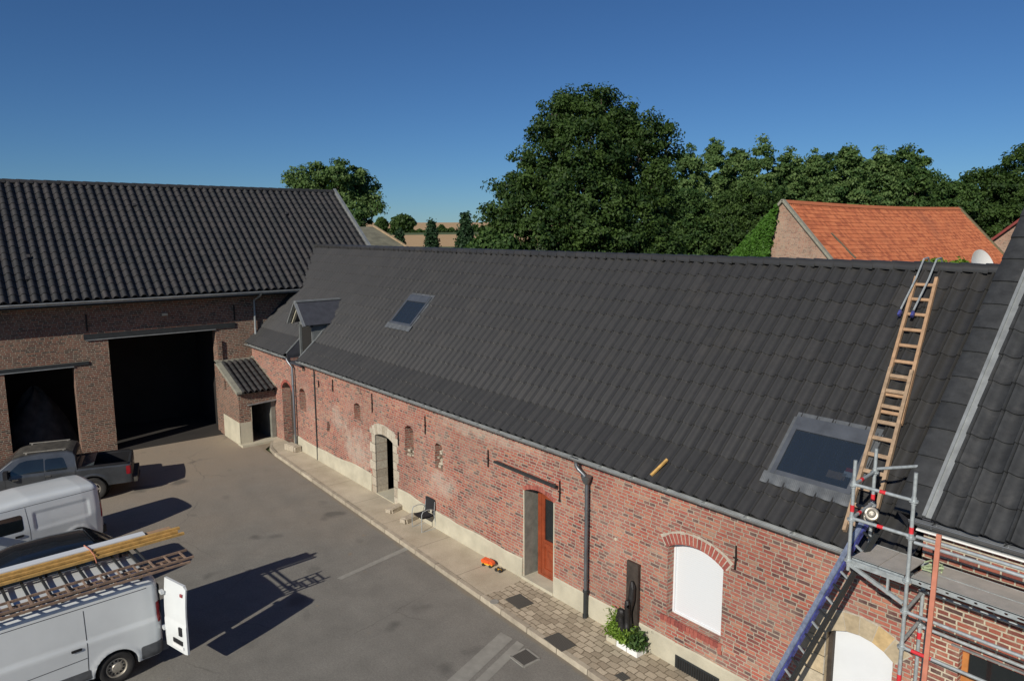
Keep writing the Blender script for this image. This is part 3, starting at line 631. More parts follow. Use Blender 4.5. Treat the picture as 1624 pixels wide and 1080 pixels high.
for sg in (-1, 1):
    mb = MB(); mb.bar((-27.75, 11.24, 6.2), (-27.75 + sg * .8, 11.24, 5.3), .05, .13, (0, 1, 0)); mb.build('barge_board', ZINCP, dorm); mb = MB(); mb.bar((-27.75, 11.4, 6.1), (-27.75 + sg * .74, 11.4, 5.28), .05, .1, (0, 1, 0)); mb.build('inner_board', CEM, dorm)
mb = MB()
mb.box((-27.85, 11.22, 6.2), (-27.65, 13.15, 6.255)); mb.bar((DX1 + .02, 11.02, 4.07), (DX1 + .02, 11.7, 4.7), .06, .04); mb.bar((DX0 - .02, 11.02, 4.07), (DX0 - .02, 11.7, 4.7), .05, .04); mb.bar((DX1 + .03, 11.7, 4.68), (DX1 + .03, 12.35, 5.38), .05, .04)
mb.build('zinc_trim', ZINCP, dorm)
# brackets of corbelled brick under the eaves: dogtooth
mb = MB(); x = -32.9
while x < -11.5:
    if not -28.5 < x < -27.0: mb.box((x, YW - .02, 3.68), (x + .1, YW + .01, 3.74))
    x += .22
mb.build('dentil_course', BR, H1)

# ------------------------------------------------------------ taller house on the right
H2 = thing('house', 'taller red brick house end with its gutter above the scaffold deck', 'house', (-1, 11.2, 0))
mb = MB(); ox0, ox1 = -4.11, 4.0
wr = arch(-3.5, -2.1, 1.3, 2.93, 0)
panel(mb, [(ox0, -.3), (ox1, -.3), (ox1, 4.66), (ox0, 4.66)], [wr], Vector((0, YW - .012, 0)), U, V, N, .45)
mb.build('wall', BR2, H2)
mb = MB(); mb.box((ox0, 11.66, -.3), (ox0 + .3, 20, 4.6)); mb.box((ox1 - .3, 11.66, -.3), (ox1, 20, 4.6)); mb.box((ox0, 20, -.3), (ox1, 20.3, 4.6)); mb.build('wall', BRB, H2)
mb = MB(); mb.box((-3.5, YW + .14, 1.3), (-3.42, YW + .22, 2.93)); mb.box((-3.42, YW + .14, 2.87), (-2.1, YW + .22, 2.93)); mb.box((-3.42, YW + .14, 2.3), (-2.1, YW + .22, 2.5)); mb.box((-3.42, YW + .14, 1.3), (-2.1, YW + .22, 1.42)); mb.box((-2.8, YW + .14, 1.42), (-2.7, YW + .22, 2.3))
w2 = mb.build('window', simple('window_wood_orange', (.42, .17, .05), .5, 0, .2, 5), H2); MB().box((-3.42, YW + .17, 1.3), (-2.1, YW + .19, 2.93)).build('pane', GLASS, w2)
MB().box((-3.6, YW - .05, 2.96), (-2.0, YW - .012, 2.985)).build('drip_edge', ZINCP, H2)
MB().box((-3.75, YW - .1, 1.2), (-2.0, YW + .1, 1.29)).build('sill', CEM, H2)
plinth(-4.1, 3, H2, lambda x: .6)
mb = MB(); mb.box((-3.98, YW - .03, .2), (-3.9, YW, 3.1)); mb.build('conduit', ZINCP, H2)
SH = [(10.93, 4.82), (16.2, 10.28)]
mb = MB(); tile_roof(mb, -3.93, 4.1, SH, .49, .31, PFL, 'X'); tile_roof(mb, -4.45, -4.05, SH, .49, .40, [(0, 0), (.04, .012), (.3, .02), (.7, .02), (.93, .008), (1, 0)], 'X'); mb.build('roof', TILEH, H2, smooth=True, recalc=False)
mb = MB(); mb.add([(-4.44, 10.98, 4.80), (4.1, 10.98, 4.80), (4.1, 16.2, 10.2), (-4.44, 16.2, 10.2), (4.1, 21, 4.8), (-4.44, 21, 4.8)], [(0, 1, 2, 3), (3, 2, 4, 5)]); mb.build('roof_underlay', DARKM, H2)
mb = MB(); mb.prism([(10.95, 4.82), (16.2, 10.28), (21, 4.8), (20.9, 4.0), (11.9, 4.0)], (-4.42, 0, 0), (0, 1, 0), (0, 0, 1), (1, 0, 0), .06); mb.build('gable_cladding', DARKM, H2); mb = MB(); mb.prism([(10.95, 4.8), (16.2, 10.2), (21, 4.8)], (4.0, 0, 0), (0, 1, 0), (0, 0, 1), (1, 0, 0), .06); mb.build('gable_cladding', DARKM, H2)
ridge('ridge_tiles', (-4.4, 16.2, 10.26), (4.1, 16.2, 10.26), .13, .42, TILEH, H2)
sd = Vector((0, 16.2 - 10.93, 10.28 - 4.82)).normalized(); sn = Vector((0, -sd.z, sd.y))
mb = MB(); L_ = 7.55
mb.obox(Vector((-4.03, 10.95, 4.84)) + sd * (L_ / 2), RU, sd, sn, .022, L_ / 2, .035); mb.obox(Vector((-3.95, 10.95, 4.84)) + sd * (L_ / 2), RU, sd, sn, .07, L_ / 2, .018)
mb.build('verge_flashing', ZINCP, H2)
gutter(-4.22, 4.0, 10.95, 4.77, .075, H2, ZINC); mb = MB(); mb.box((-4.15, 11.03, 4.61), (4, 11.19, 4.66)); mb.build('eaves_board', LEAD, H2); mb = MB(); mb.box((-4.15, 10.99, 4.60), (4, 11.03, 4.625)); mb.build('white_drip_strip', WHITE, H2)
mb = MB(); mb.obox(Vector((-3.62, 14.35, 8.42)) + sn * .02, RU, sd, sn, .3, .35, .05); sk = mb.build('skylight', ZINC, H2); MB().obox(Vector((-3.62, 14.35, 8.42)) + sn * .12, RU, sd, sn, .22, .27, .006).build('glass', GLASS, sk)

# ------------------------------------------------------------ barn
B = thing('barn', 'large brown brick barn with black pantile roof and two dark openings', 'barn', (-36, 5, 0))
XB = -33.0; UB, VB, NB_ = Vector((0, 1, 0)), Vector((0, 0, 1)), Vector((1, 0, 0))
mb = MB(); panel(mb, [(-9, -.3), (18.0, -.3), (18.0, 6.2), (-9, 6.2)], [[(1.83, -.2), (4.13, -.2), (4.13, 3.72), (1.83, 3.72)], [(5.41, -.2), (9.65, -.2), (9.65, 4.73), (5.41, 4.73)]], (XB, 0, 0), UB, VB, NB_, .5)
mb.build('wall', BRB, B)
RB = (-38.32, 11.12); EB = (-32.25, 6.38)
mb = MB()
for y in (-9, 17.6):
    panel(mb, [(-33.5, -.3), (-43.5, -.3), (-43.5, 6.2), (-38.3, 10.9), (-33.5, 6.9)], [], (0, y + .2, 0), (1, 0, 0), (0, 0, 1), (0, 1, 0), .4)
mb.box((-43.9, -9, -.3), (-43.5, 18, 6.2)); mb.build('wall', BRB, B)
mb = MB(); mb.box((-43, -8.6, -.02), (-32.6, 17, .012)); mb.build('barn_floor', DARKF, B); mb = MB(); mb.box((-37.2, -8.5, .02), (-37.1, 17, 5.2)); mb.box((-37.1, -8.5, 5.1), (-33.6, 17, 5.2)); mb.box((-37.1, 9.9, .02), (-33.6, 10.0, 5.1)); mb.build('interior_shade_lining', BLACK, B)  # near-black floor and added black lining stand in for the barn's inner shade
mb = MB(); mb.box((XB - .4, 4.55, 4.73), (XB + .05, 10.5, 4.95)); mb.box((XB - .4, .9, 3.72), (XB + .04, 4.65, 3.86)); mb.build('lintel', CAST, B)
mb = MB(); mb.box((XB + .005, 4.6, 4.69), (XB + .06, 9.65, 4.725)); mb.box((XB + .005, .9, 3.68), (XB + .045, 4.13, 3.715)); mb.build('lintel_edge', ZINCP, B)
mb = MB(); tile_roof(mb, -9.2, 18.05, [EB, RB], .415, .335, PPAN, 'Y', lip=.035); mb.build('roof', TILEB, B, smooth=True, recalc=False)
mb = MB(); tile_roof(mb, -9.2, 18.05, [(-44.4, 6.38), RB], .415, .67, [(0, 0), (.3, .05), (.6, 0), (1, 0)], 'Y'); mb.build('roof', TILEB, B, smooth=True, recalc=False)
mb = MB(); mb.add([(-32.27, -9.2, 6.36), (-32.27, 18.05, 6.36), (-38.32, 18.05, 11.08), (-38.32, -9.2, 11.08), (-44.4, 18.05, 6.3), (-44.4, -9.2, 6.3)], [(0, 1, 2, 3), (3, 2, 4, 5)])
mb.box((-33, -9, 6.15), (-32.3, 18, 6.2)); mb.build('roof_underlay', BLACK, B)
ridge('ridge_tiles', (-38.32, -9.2, 11.13), (-38.32, 18.0, 11.13), .13, .5, TILEB, B)
mb = MB(); mb.box((-32.36, -9.2, 6.22), (-32.24, 13.6, 6.31)); mb.tube([(-32.2, -9.2, 6.33), (-32.2, 13.6, 6.33)], .02, 6)
for rr in (.07, .062):
    mb.grid([[(-32.22 + rr * math.cos(t), y, 6.33 + rr * math.sin(t)) for t in [PI + PI * k / 8 for k in range(9)]] for y in (-9.2, 13.5)])
mb.build('gutter', ZINCP, B)
mb = MB(); mb.tube([(-32.22, 11.5, 6.28), (-32.3, 11.48, 6.15), (-32.9, 11.4, 5.9), (-32.9, 11.38, 4.2), (-32.75, 11.36, 3.95)], .05, 8); mb.build('drainpipe', ZINCP, B, smooth=True)
# verge board with white edge on the gable, following the slope
d_ = Vector((RB[0] - EB[0], 0, RB[1] - EB[1])).normalized(); nb_ = Vector((d_.z, 0, -d_.x)); nb_ = nb_ if nb_.z > 0 else -nb_
mb = MB(); c = Vector((EB[0], 18.13, EB[1])) + d_ * 3.9; mb.obox(c - nb_ * .15, UB, d_, nb_, .07, 3.95, .16); c2 = Vector((-44.4, 18.13, 6.38)); d2 = Vector((-d_.x, 0, d_.z)); n2 = Vector((-nb_.x, 0, nb_.z)); mb.obox(c2 + d2 * 3.9 - n2 * .15, UB, d2, n2, .07, 3.9, .16); mb.build('verge', ZINCP, B)
mb = MB(); c = Vector((EB[0], 18.24, EB[1])) + d_ * 3.9; mb.obox(c - nb_ * .3, UB, d_, nb_, .04, 3.95, .16); mb.build('verge_board', BLACK, B)
for (y, z0, z1) in ((4.7, 5.08, 5.75), (10.5, 5.05, 5.75)):
    mb = MB(); mb.bar((XB + .03, y, z0), (XB + .03, y, z1), .05, .04, (1, 0, 0)); mb.build('wall_anchor', IRON, B)
mb = MB(); mb.box((XB, 9.66, .0), (XB + .09, 9.86, 4.2)); mb.build('jamb_pier', BRB, B)
MB().box((XB, 7.5, 5.48), (XB + .08, 7.72, 5.58)).build('lamp', CEM, B)
# vent tiles
for (y, s_) in ((2.9, 1.3), (3.1, 2.6), (7.6, 6.1), (12.4, 1.6), (14.6, 5.6)):
    p = Vector((EB[0], y, EB[1])) + d_ * s_ + nb_ * .1; mb = MB(); mb.obox(p - nb_ * .03, UB, d_, nb_, .06, .09, .03); mb.build('vent_tile', TILEB, B)
# wrapped bale stack in the left bay
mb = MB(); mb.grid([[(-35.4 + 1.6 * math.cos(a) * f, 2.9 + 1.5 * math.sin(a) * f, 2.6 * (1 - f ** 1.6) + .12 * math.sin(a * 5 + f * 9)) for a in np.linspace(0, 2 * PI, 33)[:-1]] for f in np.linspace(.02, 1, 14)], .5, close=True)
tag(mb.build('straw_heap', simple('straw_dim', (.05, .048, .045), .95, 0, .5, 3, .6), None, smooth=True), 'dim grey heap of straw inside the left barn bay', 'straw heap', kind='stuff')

# ------------------------------------------------------------ porch in the corner
PO = thing('porch', 'small brick lean-to porch with cement foot in the corner beside the barn door', 'porch', (-31.5, 10.3, 0))
mb = MB()
panel(mb, [(-32.99, -.1), (-30.3, -.1), (-30.3, 2.25), (-32.99, 3.1)], [[(-32.1, 2.15), (-31.8, 2.15), (-31.8, 2.55), (-32.1, 2.6)]], (0, 9.6, 0), U, V, N, .22)
mb.build('wall', BRB, PO)
mb = MB(); panel(mb, [(9.61, -.1), (10.1, -.1), (10.1, 1.72), (11.19, 1.76), (11.19, 2.25), (9.61, 2.25)], [], (-30.29, 0, 0), UB, VB, NB_, .22); mb.build('wall', BRB, PO)
mb = MB(); mb.box((-32.4, 9.585, .0), (-30.27, 9.60, 1.0)); mb.box((-30.29, 9.585, 0), (-30.27, 10.1, 1.0)); mb.box((-30.5, 10.1, 0), (-30.275, 10.115, 1.72)); mb.build('plinth', CEM, PO)
mb = MB(); mb.bar((-30.25, 9.95, 1.72), (-30.25, 11.2, 1.78), .04, .05); mb.build('lintel', ZINCP, PO)
mb = MB(); tile_roof(mb, 9.72, 11.2, [(-30.05, 2.28), (-32.75, 3.22)], .42, .25, PPAN, 'Y', lip=.035); pr = mb.build('roof', TILEB, PO, smooth=True, recalc=False)
mb = MB(); mb.add([(-30.1, 9.5, 2.25), (-30.1, 11.2, 2.25), (-32.98, 11.2, 3.25), (-32.98, 9.5, 3.25)], [(0, 1, 2, 3)]); mb.build('roof_underlay', BLACK, PO)
mb = MB(); mb.prism([(-30.15, 2.22), (-32.98, 3.2), (-32.98, 3.34), (-30.15, 2.36)], (0, 9.5, 0), U, V, (0, 1, 0), .22); mb.box((-32.98, 9.5, 3.2), (-32.7, 11.2, 3.3)); mb.prism([(-30.2, 2.3), (-32.98, 3.25), (-32.98, 3.36), (-30.2, 2.4)], (0, 11.14, 0), U, V, (0, 1, 0), .058); mb.build('cement_verge', simple('cement_grey', (.24, .235, .19), .9, 0, .2, 6, .3), PO)
mb = MB(); mb.box((-32.9, 11.0, .0), (-30.4, 11.18, 2.3)); mb.box((-32.95, 9.9, 0), (-32.8, 11, 2.3)); mb.build('inner_wall', CEMD, PO)
mb = MB(); mb.box((-30.5, 9.55, -.02), (-29.95, 11.2, .09)); mb.build('step', CEM, PO)

# ------------------------------------------------------------ scaffold
SF = thing('scaffold', 'galvanised tube scaffold with red marks and perforated steel deck against the house', 'scaffold', (-3.9, 10.5, 0))
A = (-4.69, 10.1); Bp = (-3.87, 10.1); C_ = (-4.76, 10.9); D_ = (-3.95, 10.9); B2 = (-1.3, 10.1); D2 = (-1.3, 10.9); R_ = .026
def post(x, y, z0, z1, marks=()):
    mb = MB(); mb.tube([(x, y, z0), (x, y, z1)], R_, 10); o = mb.build('standard', GALV, SF, smooth=True)
    for z in marks: MB().tube([(x, y, z - .05), (x, y, z + .05)], R_ + .004, 10).build('red_mark', REDP, o, smooth=True)
    for z in (5.35, 4.83, 4.2, 3.75, 3.22, 2.1, 1.6, .5):
        if z0 < z < z1: c = MB(); c.tube([(x, y, z - .012), (x, y, z + .012)], R_ + .035, 10); c.tube([(x, y, z - .05), (x, y, z + .06)], R_ + .008, 8); c.build('coupler', GALV, o)
def rail(p, q, mark=None, m=GALV):
    o = MB().tube([p, q], .0242, 10).build('ledger', m, SF, smooth=True)
    p, q = Vector(p), Vector(q)
    if mark:
        for t in mark: MB().tube([p.lerp(q, t), p.lerp(q, t + .1)], .0275, 10).build('red_mark', REDP, o, smooth=True)
post(*A, 4.05, 5.72, (5.0,)); post(*Bp, .15, 5.75, (4.95 - .02, 2.75)); post(*C_, 4.2, 5.72, (4.95,)); post(*D_, .15, 3.85, (3.05,)); post(*B2, .15, 5.75); post(*D2, .15, 5.3)
rail((*A, 5.36), (*Bp, 5.36), (.45,)); rail((*A, 4.85), (*Bp, 4.85), (.45,)); rail((*A, 5.36), (*C_, 5.36), (.3,)); rail((*A, 4.85), (*C_, 4.85), (.3,))
rail((*C_, 5.4), (-4.22, 11.75, 5.42), (.8,))
rail((-3.8, 10.1, 4.87), (*B2, 4.87)); rail((-3.8, 10.05, 4.80), (-1.3, 10.05, 4.80))
rail((*Bp, 3.75), (*B2, 3.75)); rail((*D_, 3.75), (*D2, 3.75)); rail((*D_, 3.2), (*D2, 3.2)); rail((*Bp, 3.22), (*B2, 3.22), (.05, )); rail((*Bp, 1.7), (*B2, 1.7)); rail((*D_, 1.7), (*D2, 1.7)); rail((*Bp, 3.75), (*D_, 3.75)); 
rail((*Bp, 4.17), (-3.87, 10.95, 4.17)); rail((*Bp, 3.3), (-3.95, 10.9, 3.3))
mb = MB(); mb.bar((A[0], 10.1, 4.15), (-3.9, 10.1, 3.86), .04, .05); mb.bar((-4.12, 10.1, 3.92), (-4.12, 10.1, 4.2), .03, .03); mb.build('bracket_strut', GALV, SF)
DECK = NB('perforated_deck'); tc = DECK.n('ShaderNodeTexCoord'); ck = DECK.n('ShaderNodeTexVoronoi'); ck.inputs['Scale'].default_value = 34; ck.inputs['Randomness'].default_value = .15; DECK.l(tc, 3, ck, 'Vector')
dn = DECK.noise(5, 5, .6, (tc, 3)); dr_ = DECK.ramp(dn, 0, [(.3, (.42, .40, .36)), (.7, (.55, .51, .46))]); dk = DECK.ramp(ck, 0, [(.2, .45), (.34, 1.0)])
DECK.base(DECK.mix(1.0, (dr_, 0), (dk, 0), 'MULTIPLY')); DECK.b.inputs['Roughness'].default_value = .6; DECK.b.inputs['Metallic'].default_value = .3; DECK.bump((ck, 0), .4, .01)
def deck(x0, x1, y0, y1, z, holes_=True):
    o = MB().box((x0, y0, z - .012), (x1, y1, z)).build('deck_board', DECK.m, SF)
    hs = []; x = x0 + .12; k = 0
    if holes_:
        while x < x1 - .12:
            w = .055 if k % 2 else .022; hs.append([(x + w * math.cos(t), z - .045 + .014 * math.sin(t)) for t in [2 * PI * i / 10 for i in range(10)]]); x += .17; k += 1
    for y in (y0, y1 - .004):
        mb = MB(); panel(mb, [(x0, z - .085), (x1, z - .085), (x1, z + .004), (x0, z + .004)], hs, (0, y, 0), U, V, N, .004); mb.build('deck_flange', GALV, o)
    mb = MB(); mb.box((x0, y0, z - .085), (x1, y0 + .05, z - .081)); mb.build('deck_rim', GALV, o)
deck(-4.66, -4.29, 10.14, 10.84, 4.25, False); deck(-4.28, -3.93, 10.14, 10.84, 4.25, False); deck(-3.84, -1.3, 10.14, 10.5, 4.25); deck(-3.84, -1.3, 10.51, 10.86, 4.25)
mb = MB(); mb.box((-4.7, 10.09, 4.14), (-3.9, 10.13, 4.22)); mb.box((-4.7, 10.86, 4.14), (-3.9, 10.9, 4.22)); mb.build('deck_bearer', GALV, SF)
tag(MB().bar((-3.5, 10.03, 5.02), (-3.54, 10.03, 1.2), .06, .03, (0, 1, 0)).build('orange_batten', ORNG), 'thin salmon orange upright board standing against the scaffold rails', 'batten')
# coil of pale rope behind the post
mb = MB()
pts = [(-3.72 + .09 * math.cos(a * 1.3) + random.uniform(-.04, .04), 10.55 + .14 * math.sin(a) + random.uniform(-.04, .04), 4.275 + .003 * a) for a in np.arange(0, 22, .6)]
mb.tube(pts, .012, 5); tag(mb.build('rope', simple('rope_green', (.35, .42, .25), .9)), 'tangled pale green rope lying on the scaffold deck beside the upright', 'rope')

# ------------------------------------------------------------ ladders
def ladder(name, label, p0, p1, width, side, rails, nr, m, rs=(.035, .07), cat='ladder', rungm=None, group=None, double=False):
    p0, p1, side = Vector(p0), Vector(p1), Vector(side).normalized(); root = thing(name, label, cat, tuple(p0), 0, group); up = (p1 - p0).normalized().cross(side)
    for sg in (-1, 1): MB().bar(p0 + side * sg * width / 2, p1 + side * sg * width / 2 * .92, rs[0], rs[1], up).build('rail', m, root)
    for i in range(nr):
        t = (i + .5) / nr; c = p0.lerp(p1, t); w = width / 2 * (1 - .08 * t)
        MB().bar(c - side * w, c + side * w, rs[1] * .8, .025, up).build('rung', rungm or m, root)
    return root
a0 = onroof(-5.20, 11.4, .10) ; a1 = onroof(-5.42, 13.38, .10)
L1 = ladder('wooden_ladder', 'lower wooden roof ladder resting on the tiles behind the scaffold', onroof(-5.05, 11.2, .15), onroof(-5.50, 13.45, .15), .40, RU, 2, 10, WOODL, (.055, .085))
L2 = ladder('wooden_ladder', 'upper wooden roof ladder with metal ridge hooks and blue clamps', onroof(-5.35, 12.7, .10), onroof(-5.82, 14.98, .10), .40, RU, 2, 9, WOODP, (.055, .075))
for sx, px in ((-.1, -5.95), (.1, -5.72)):
    mb = MB(); pts = [onroof(px + .0, 14.35, .22), onroof(px, 14.9, .2), (px - .02, 15.1, 8.42), (px - .02, 15.3, 8.44), (px - .02, 15.5, 8.2)]; mb.tube(pts, .018, 6); mb.build('ridge_hook', GALV, L2, smooth=True)
    mb = MB(); mb.obox(onroof(px, 14.3, .16), RU, RV, RNn, .022, .055, .03); mb.build('blue_clamp', BLUE, L2)
# blue hoist ladder rail
T = Vector((-4.72, 10.62, 4.62)); Bt = Vector((-6.40, 9.98, -.02)); dd = (Bt - T).normalized()
sd2 = Vector((.55, -.2, 0)); sd2 = (sd2 - dd * sd2.dot(dd)).normalized(); hoist = thing('ladder_hoist', 'long blue ladder hoist rail leaning diagonally up to the scaffold with a pulley', 'hoist', tuple(Bt)); upn = dd.cross(sd2).normalized()
MB().bar(T - sd2 * .03, Bt - sd2 * .03, .085, .08, upn).build('rail', BLUEG, hoist); MB().bar(T + sd2 * .25, Bt + sd2 * .25, .03, .10, upn).build('rail', CAST, hoist); MB().bar(T + sd2 * .035, Bt + sd2 * .035, .025, .06, upn).build('rail', BLUE, hoist)
LL = (Bt - T).length; n = int(LL / .25)
for i in range(n): c = T + dd * (i + .5) * .25; MB().bar(c, c + sd2 * .25, .03, .025, upn).build('rung', GALV if i % 2 else CAST, hoist)
mb = MB(); pc = Vector((-4.5, 10.3, 4.92)); nn_ = Vector((.5, -.8, .3)).normalized(); aa = nn_.cross(V).normalized(); bb = nn_.cross(aa)
ring = [pc + (aa * math.cos(t) + bb * math.sin(t)) * .075 for t in np.linspace(0, 2 * PI, 21)]; mb.tube(ring, .026, 8, cap=False); ring = [pc + (aa * math.cos(t) + bb * math.sin(t)) * .03 for t in np.linspace(0, 2 * PI, 17)]; mb.tube(ring, .018, 6, cap=False); mb.tube([pc - nn_ * .04, pc + nn_ * .04], .02, 8)
pc = Vector((-4.62, 10.5, 4.78)); ring = [pc + (aa * math.cos(t) + bb * math.sin(t)) * .06 for t in np.linspace(0, 2 * PI, 17)]; mb.tube(ring, .02, 8, cap=False); mb.bar(T, pc, .04, .03); mb.build('pulley', ALLOY, hoist, smooth=True)
tag(MB().bar((-9.19, 11.0, 4.08), (-9.06, 11.34, 4.38), .05, .04, RNn).build('wood_offcut', WOODY), 'short yellow wooden lath lying on the tiles above the gutter', 'wood offcut')

# ------------------------------------------------------------ vehicles
def interp(pts, x): return float(np.interp(x, [p[0] for p in pts], [p[1] for p in pts]))
class Car:
    def __init__(s, L, top, plan, zb, belt, k, r, axles, rw, ra, swage=0, recess=None):
        s.L, s.top, s.plan, s.zb, s.belt, s.k, s.r, s.ax, s.rw, s.ra, s.sw, s.rec = L, top, plan, zb, belt, k, r, axles, rw, ra, swage, recess
    def zt(s, x): return interp(s.top, x)
    def w(s, x, z):
        b = interp(s.plan, x); zt = s.zt(x)
        if z > s.belt: b -= s.k * (z - s.belt) ** 1.3
        if z < .4: b -= .25 * (.4 - z) ** 1.0
        if s.sw: b -= s.sw * (1 / (1 + math.exp(-(z - s.belt - .02) / .010)))
        for a in s.ax:
            d = math.hypot(x - a, z - s.rw)
            if s.ra < d + .03 < s.ra + .1: b += .018 * math.sin((d + .03 - s.ra) / .1 * PI) ** .5
        if s.rec:
            x0, x1, z0, z1 = s.rec; dx = max(x0 - x, x - x1, 0); dz = max(z0 - z, z - z1, 0); q = math.hypot(dx, dz); b -= .022 * (1 / (1 + math.exp((q - .045) / .008)))
        if z > zt - s.r: t = min(1, (z - (zt - s.r)) / s.r); b -= s.r * (1 - math.sqrt(max(0, 1 - t * t)))
        return max(.02, b)
    def topz(s, x, y):
        zt = s.zt(x); w0 = s.w(x, zt - s.r * .999); e = w0 - s.r; c = .03
        z = zt + c * (1 - (y / max(.1, w0)) ** 2)
        if abs(y) > e: t = min(1, (abs(y) - e) / s.r); z -= s.r * (1 - math.sqrt(max(0, 1 - t * t)))
        return z
    def body(s, mat, parent, cuts=(), name='body', nx=90):
        xs = sorted(set(list(np.linspace(0, s.L, nx)) + [p[0] for p in s.top]))
        rows = []
        for x in xs:
            zt = s.zt(x); half = []
            zs = list(np.linspace(s.zb, zt - s.r, 34)) 
            for z in zs: half.append((s.w(x, z), z))
            for a in (15, 30, 45, 60, 75): 
                z = zt - s.r + s.r * math.sin(math.radians(a)); half.append((s.w(x, z), z))
            w1 = half[-1][0]
            for f in (.8, .55, .3, 0): half.append((w1 * f, s.topz(x, w1 * f) if True else zt))
            rows.append([(x, p[0], p[1]) for p in half] + [(x, -p[0], p[1]) for p in reversed(half[:-1])])
        mb = MB(); mb.grid(rows, .5, close=True); n = len(rows[0]); mb.f.append(tuple(range(n))); mb.r.append(.5); mb.mi.append(0)
        o_ = (len(rows) - 1) * n; mb.f.append(tuple(o_ + i for i in reversed(range(n)))); mb.r.append(.5); mb.mi.append(0)
        o = mb.build(name, mat, parent, local=True)
        cs = []
        for a in s.ax:
            for sg in (-1, 1):
                c = MB().tube([(a, sg * .62, s.rw), (a, sg * 1.3, s.rw)], s.ra, 40).build('cut', mat, parent, local=True); cs.append(c)
        for (a, b) in cuts: cs.append(MB().box(a, b).build('cut', mat, parent, local=True))
        for c in cs: m = o.modifiers.new('b', 'BOOLEAN'); m.object = c; m.operation = 'DIFFERENCE'; m.solver = 'EXACT'
        bpy.context.view_layer.update(); dg = bpy.context.evaluated_depsgraph_get(); me = bpy.data.meshes.new_from_object(o.evaluated_get(dg)); o.modifiers.clear(); o.data = me
        for c in cs: bpy.data.objects.remove(c)
        me.polygons.foreach_set('use_smooth', [True] * len(me.polygons)); me.set_sharp_from_angle(angle=math.radians(28)); return o
    def patch(s, mb, poly, side=1, eps=.004, rings=6, dens=.06):
        # outline densified, rings toward centroid
        P = []
        for i in range(len(poly)):
            a, b = poly[i], poly[(i + 1) % len(poly)]; n = max(1, int(math.hypot(b[0] - a[0], b[1] - a[1]) / dens))
            for k in range(n): P.append((a[0] + (b[0] - a[0]) * k / n, a[1] + (b[1] - a[1]) * k / n))
        cx = sum(p[0] for p in P) / len(P); cz = sum(p[1] for p in P) / len(P); rows = []
        for i in range(rings + 1):
            f = i / rings; rows.append([(x_, side * (s.w(x_, z_) + eps), z_) for x_, z_ in [(cx + (p[0] - cx) * f, cz + (p[1] - cz) * f) for p in P]])
        rows.append([(q[0], side * (abs(q[1]) - eps - .01), q[2]) for q in rows[-1]])
        return mb.grid(rows, .5, close=True)
    def toppatch(s, mb, x0, x1, y0, y1, eps=.005, nx=16, ny=12):
        return mb.grid([[(x, y, s.topz(x, y) + eps) for y in np.linspace(y0, y1, ny)] for x in np.linspace(x0, x1, nx)], .5)
def rpoly(x0, x1, z0, z1, r=.05, sl0=0, sl1=0, n=4):
    q = []
    for cx, cz, a in ((x1 - r, z1 - r, 0), (x0 + r, z1 - r, 90), (x0 + r, z0 + r, 180), (x1 - r, z0 + r, 270)):
        for i in range(n + 1):
            t = math.radians(a + 90 * i / n); x = cx + r * math.cos(t); z = cz + r * math.sin(t); f = (z - z0) / (z1 - z0); q.append((x + (sl0 if a in (90, 180) else sl1) * f, z))
    return q
def wheel(parent, x, side, y, r, w, rimm, rr, ns, steel=False):
    def lathe(prof, n=32):
        return [[(x + p[0] * math.cos(2 * PI * k / n), side * p[1], r + p[0] * math.sin(2 * PI * k / n)) for k in range(n)] for p in prof]
    mb = MB(); mb.grid(lathe([(rr, y - .02), (rr + .02, y), (r - .04, y + .012), (r - .01, y), (r, y - .03), (r, y - w + .03), (r - .02, y - w), (rr, y - w)]), close=True)
    ty = mb.build('wheel', RUB, parent, smooth=True, local=True)
    mb = MB(); mb.grid(lathe([(rr, y - .015), (rr - .015, y - .012), (rr - .03, y - .04), (rr - .04, y - .12)]), close=True)
    if steel:
        mb.grid(lathe([(rr - .035, y - .07), (rr * .75, y - .05), (rr * .5, y - .045), (rr * .4, y - .02), (.001, y - .015)]), close=True)
    else:
        for i in range(ns):
            a = 2 * PI * i / ns; d = Vector((math.cos(a), 0, math.sin(a))); c = Vector((x, side * (y - .035), r)); mb.bar(c + d * .04, c + d * (rr - .02), .055, .03, (0, side, 0))
        mb.tube([(x, side * (y - .07), r), (x, side * (y - .015), r)], .06, 14)
    rim = mb.build('rim', rimm, ty, smooth=True, local=True)
    mb = MB(); mb.tube([(x, side * (y - .16), r), (x, side * (y - .1), r)], rr - .005, 24)
    if steel:
        for i in range(12): a = 2 * PI * i / 12; mb.tube([(x + rr * .66 * math.cos(a), side * (y - .06), r + rr * .66 * math.sin(a)), (x + rr * .66 * math.cos(a), side * (y - .046), r + rr * .66 * math.sin(a))], .022, 8)
    mb.build('brake_disc', PLAST, ty, local=True); return ty
def well(car, parent):
    mb = MB()
    for a in car.ax: mb.tube([(a, -.66, car.rw), (a, .66, car.rw)], car.ra + .02, 20)
    mb.build('wheel_well', BLACK, parent, local=True)
def vroot(name, label, cat, rear, fwd, g=None): return thing(name, label, cat, (rear[0], rear[1], 0), math.atan2(fwd[1], fwd[0]), g)
def seam(car, mb, pts, side, wd=.006):
    for (a, b) in zip(pts, pts[1:]):
        d = Vector((b[0] - a[0], b[1] - a[1])); n = Vector((-d.y, d.x)).normalized() * wd; k = max(1, int(d.length / .06)); r0 = []; r1 = []
        for i in range(k + 1):
            p = Vector(a) + d * (i / k); r0.append((p.x + n.x, side * (car.w(p.x + n.x, p.y + n.y) + .0025), p.y + n.y)); r1.append((p.x - n.x, side * (car.w(p.x - n.x, p.y - n.y) + .0025), p.y - n.y))
        mb.grid([r0, r1])
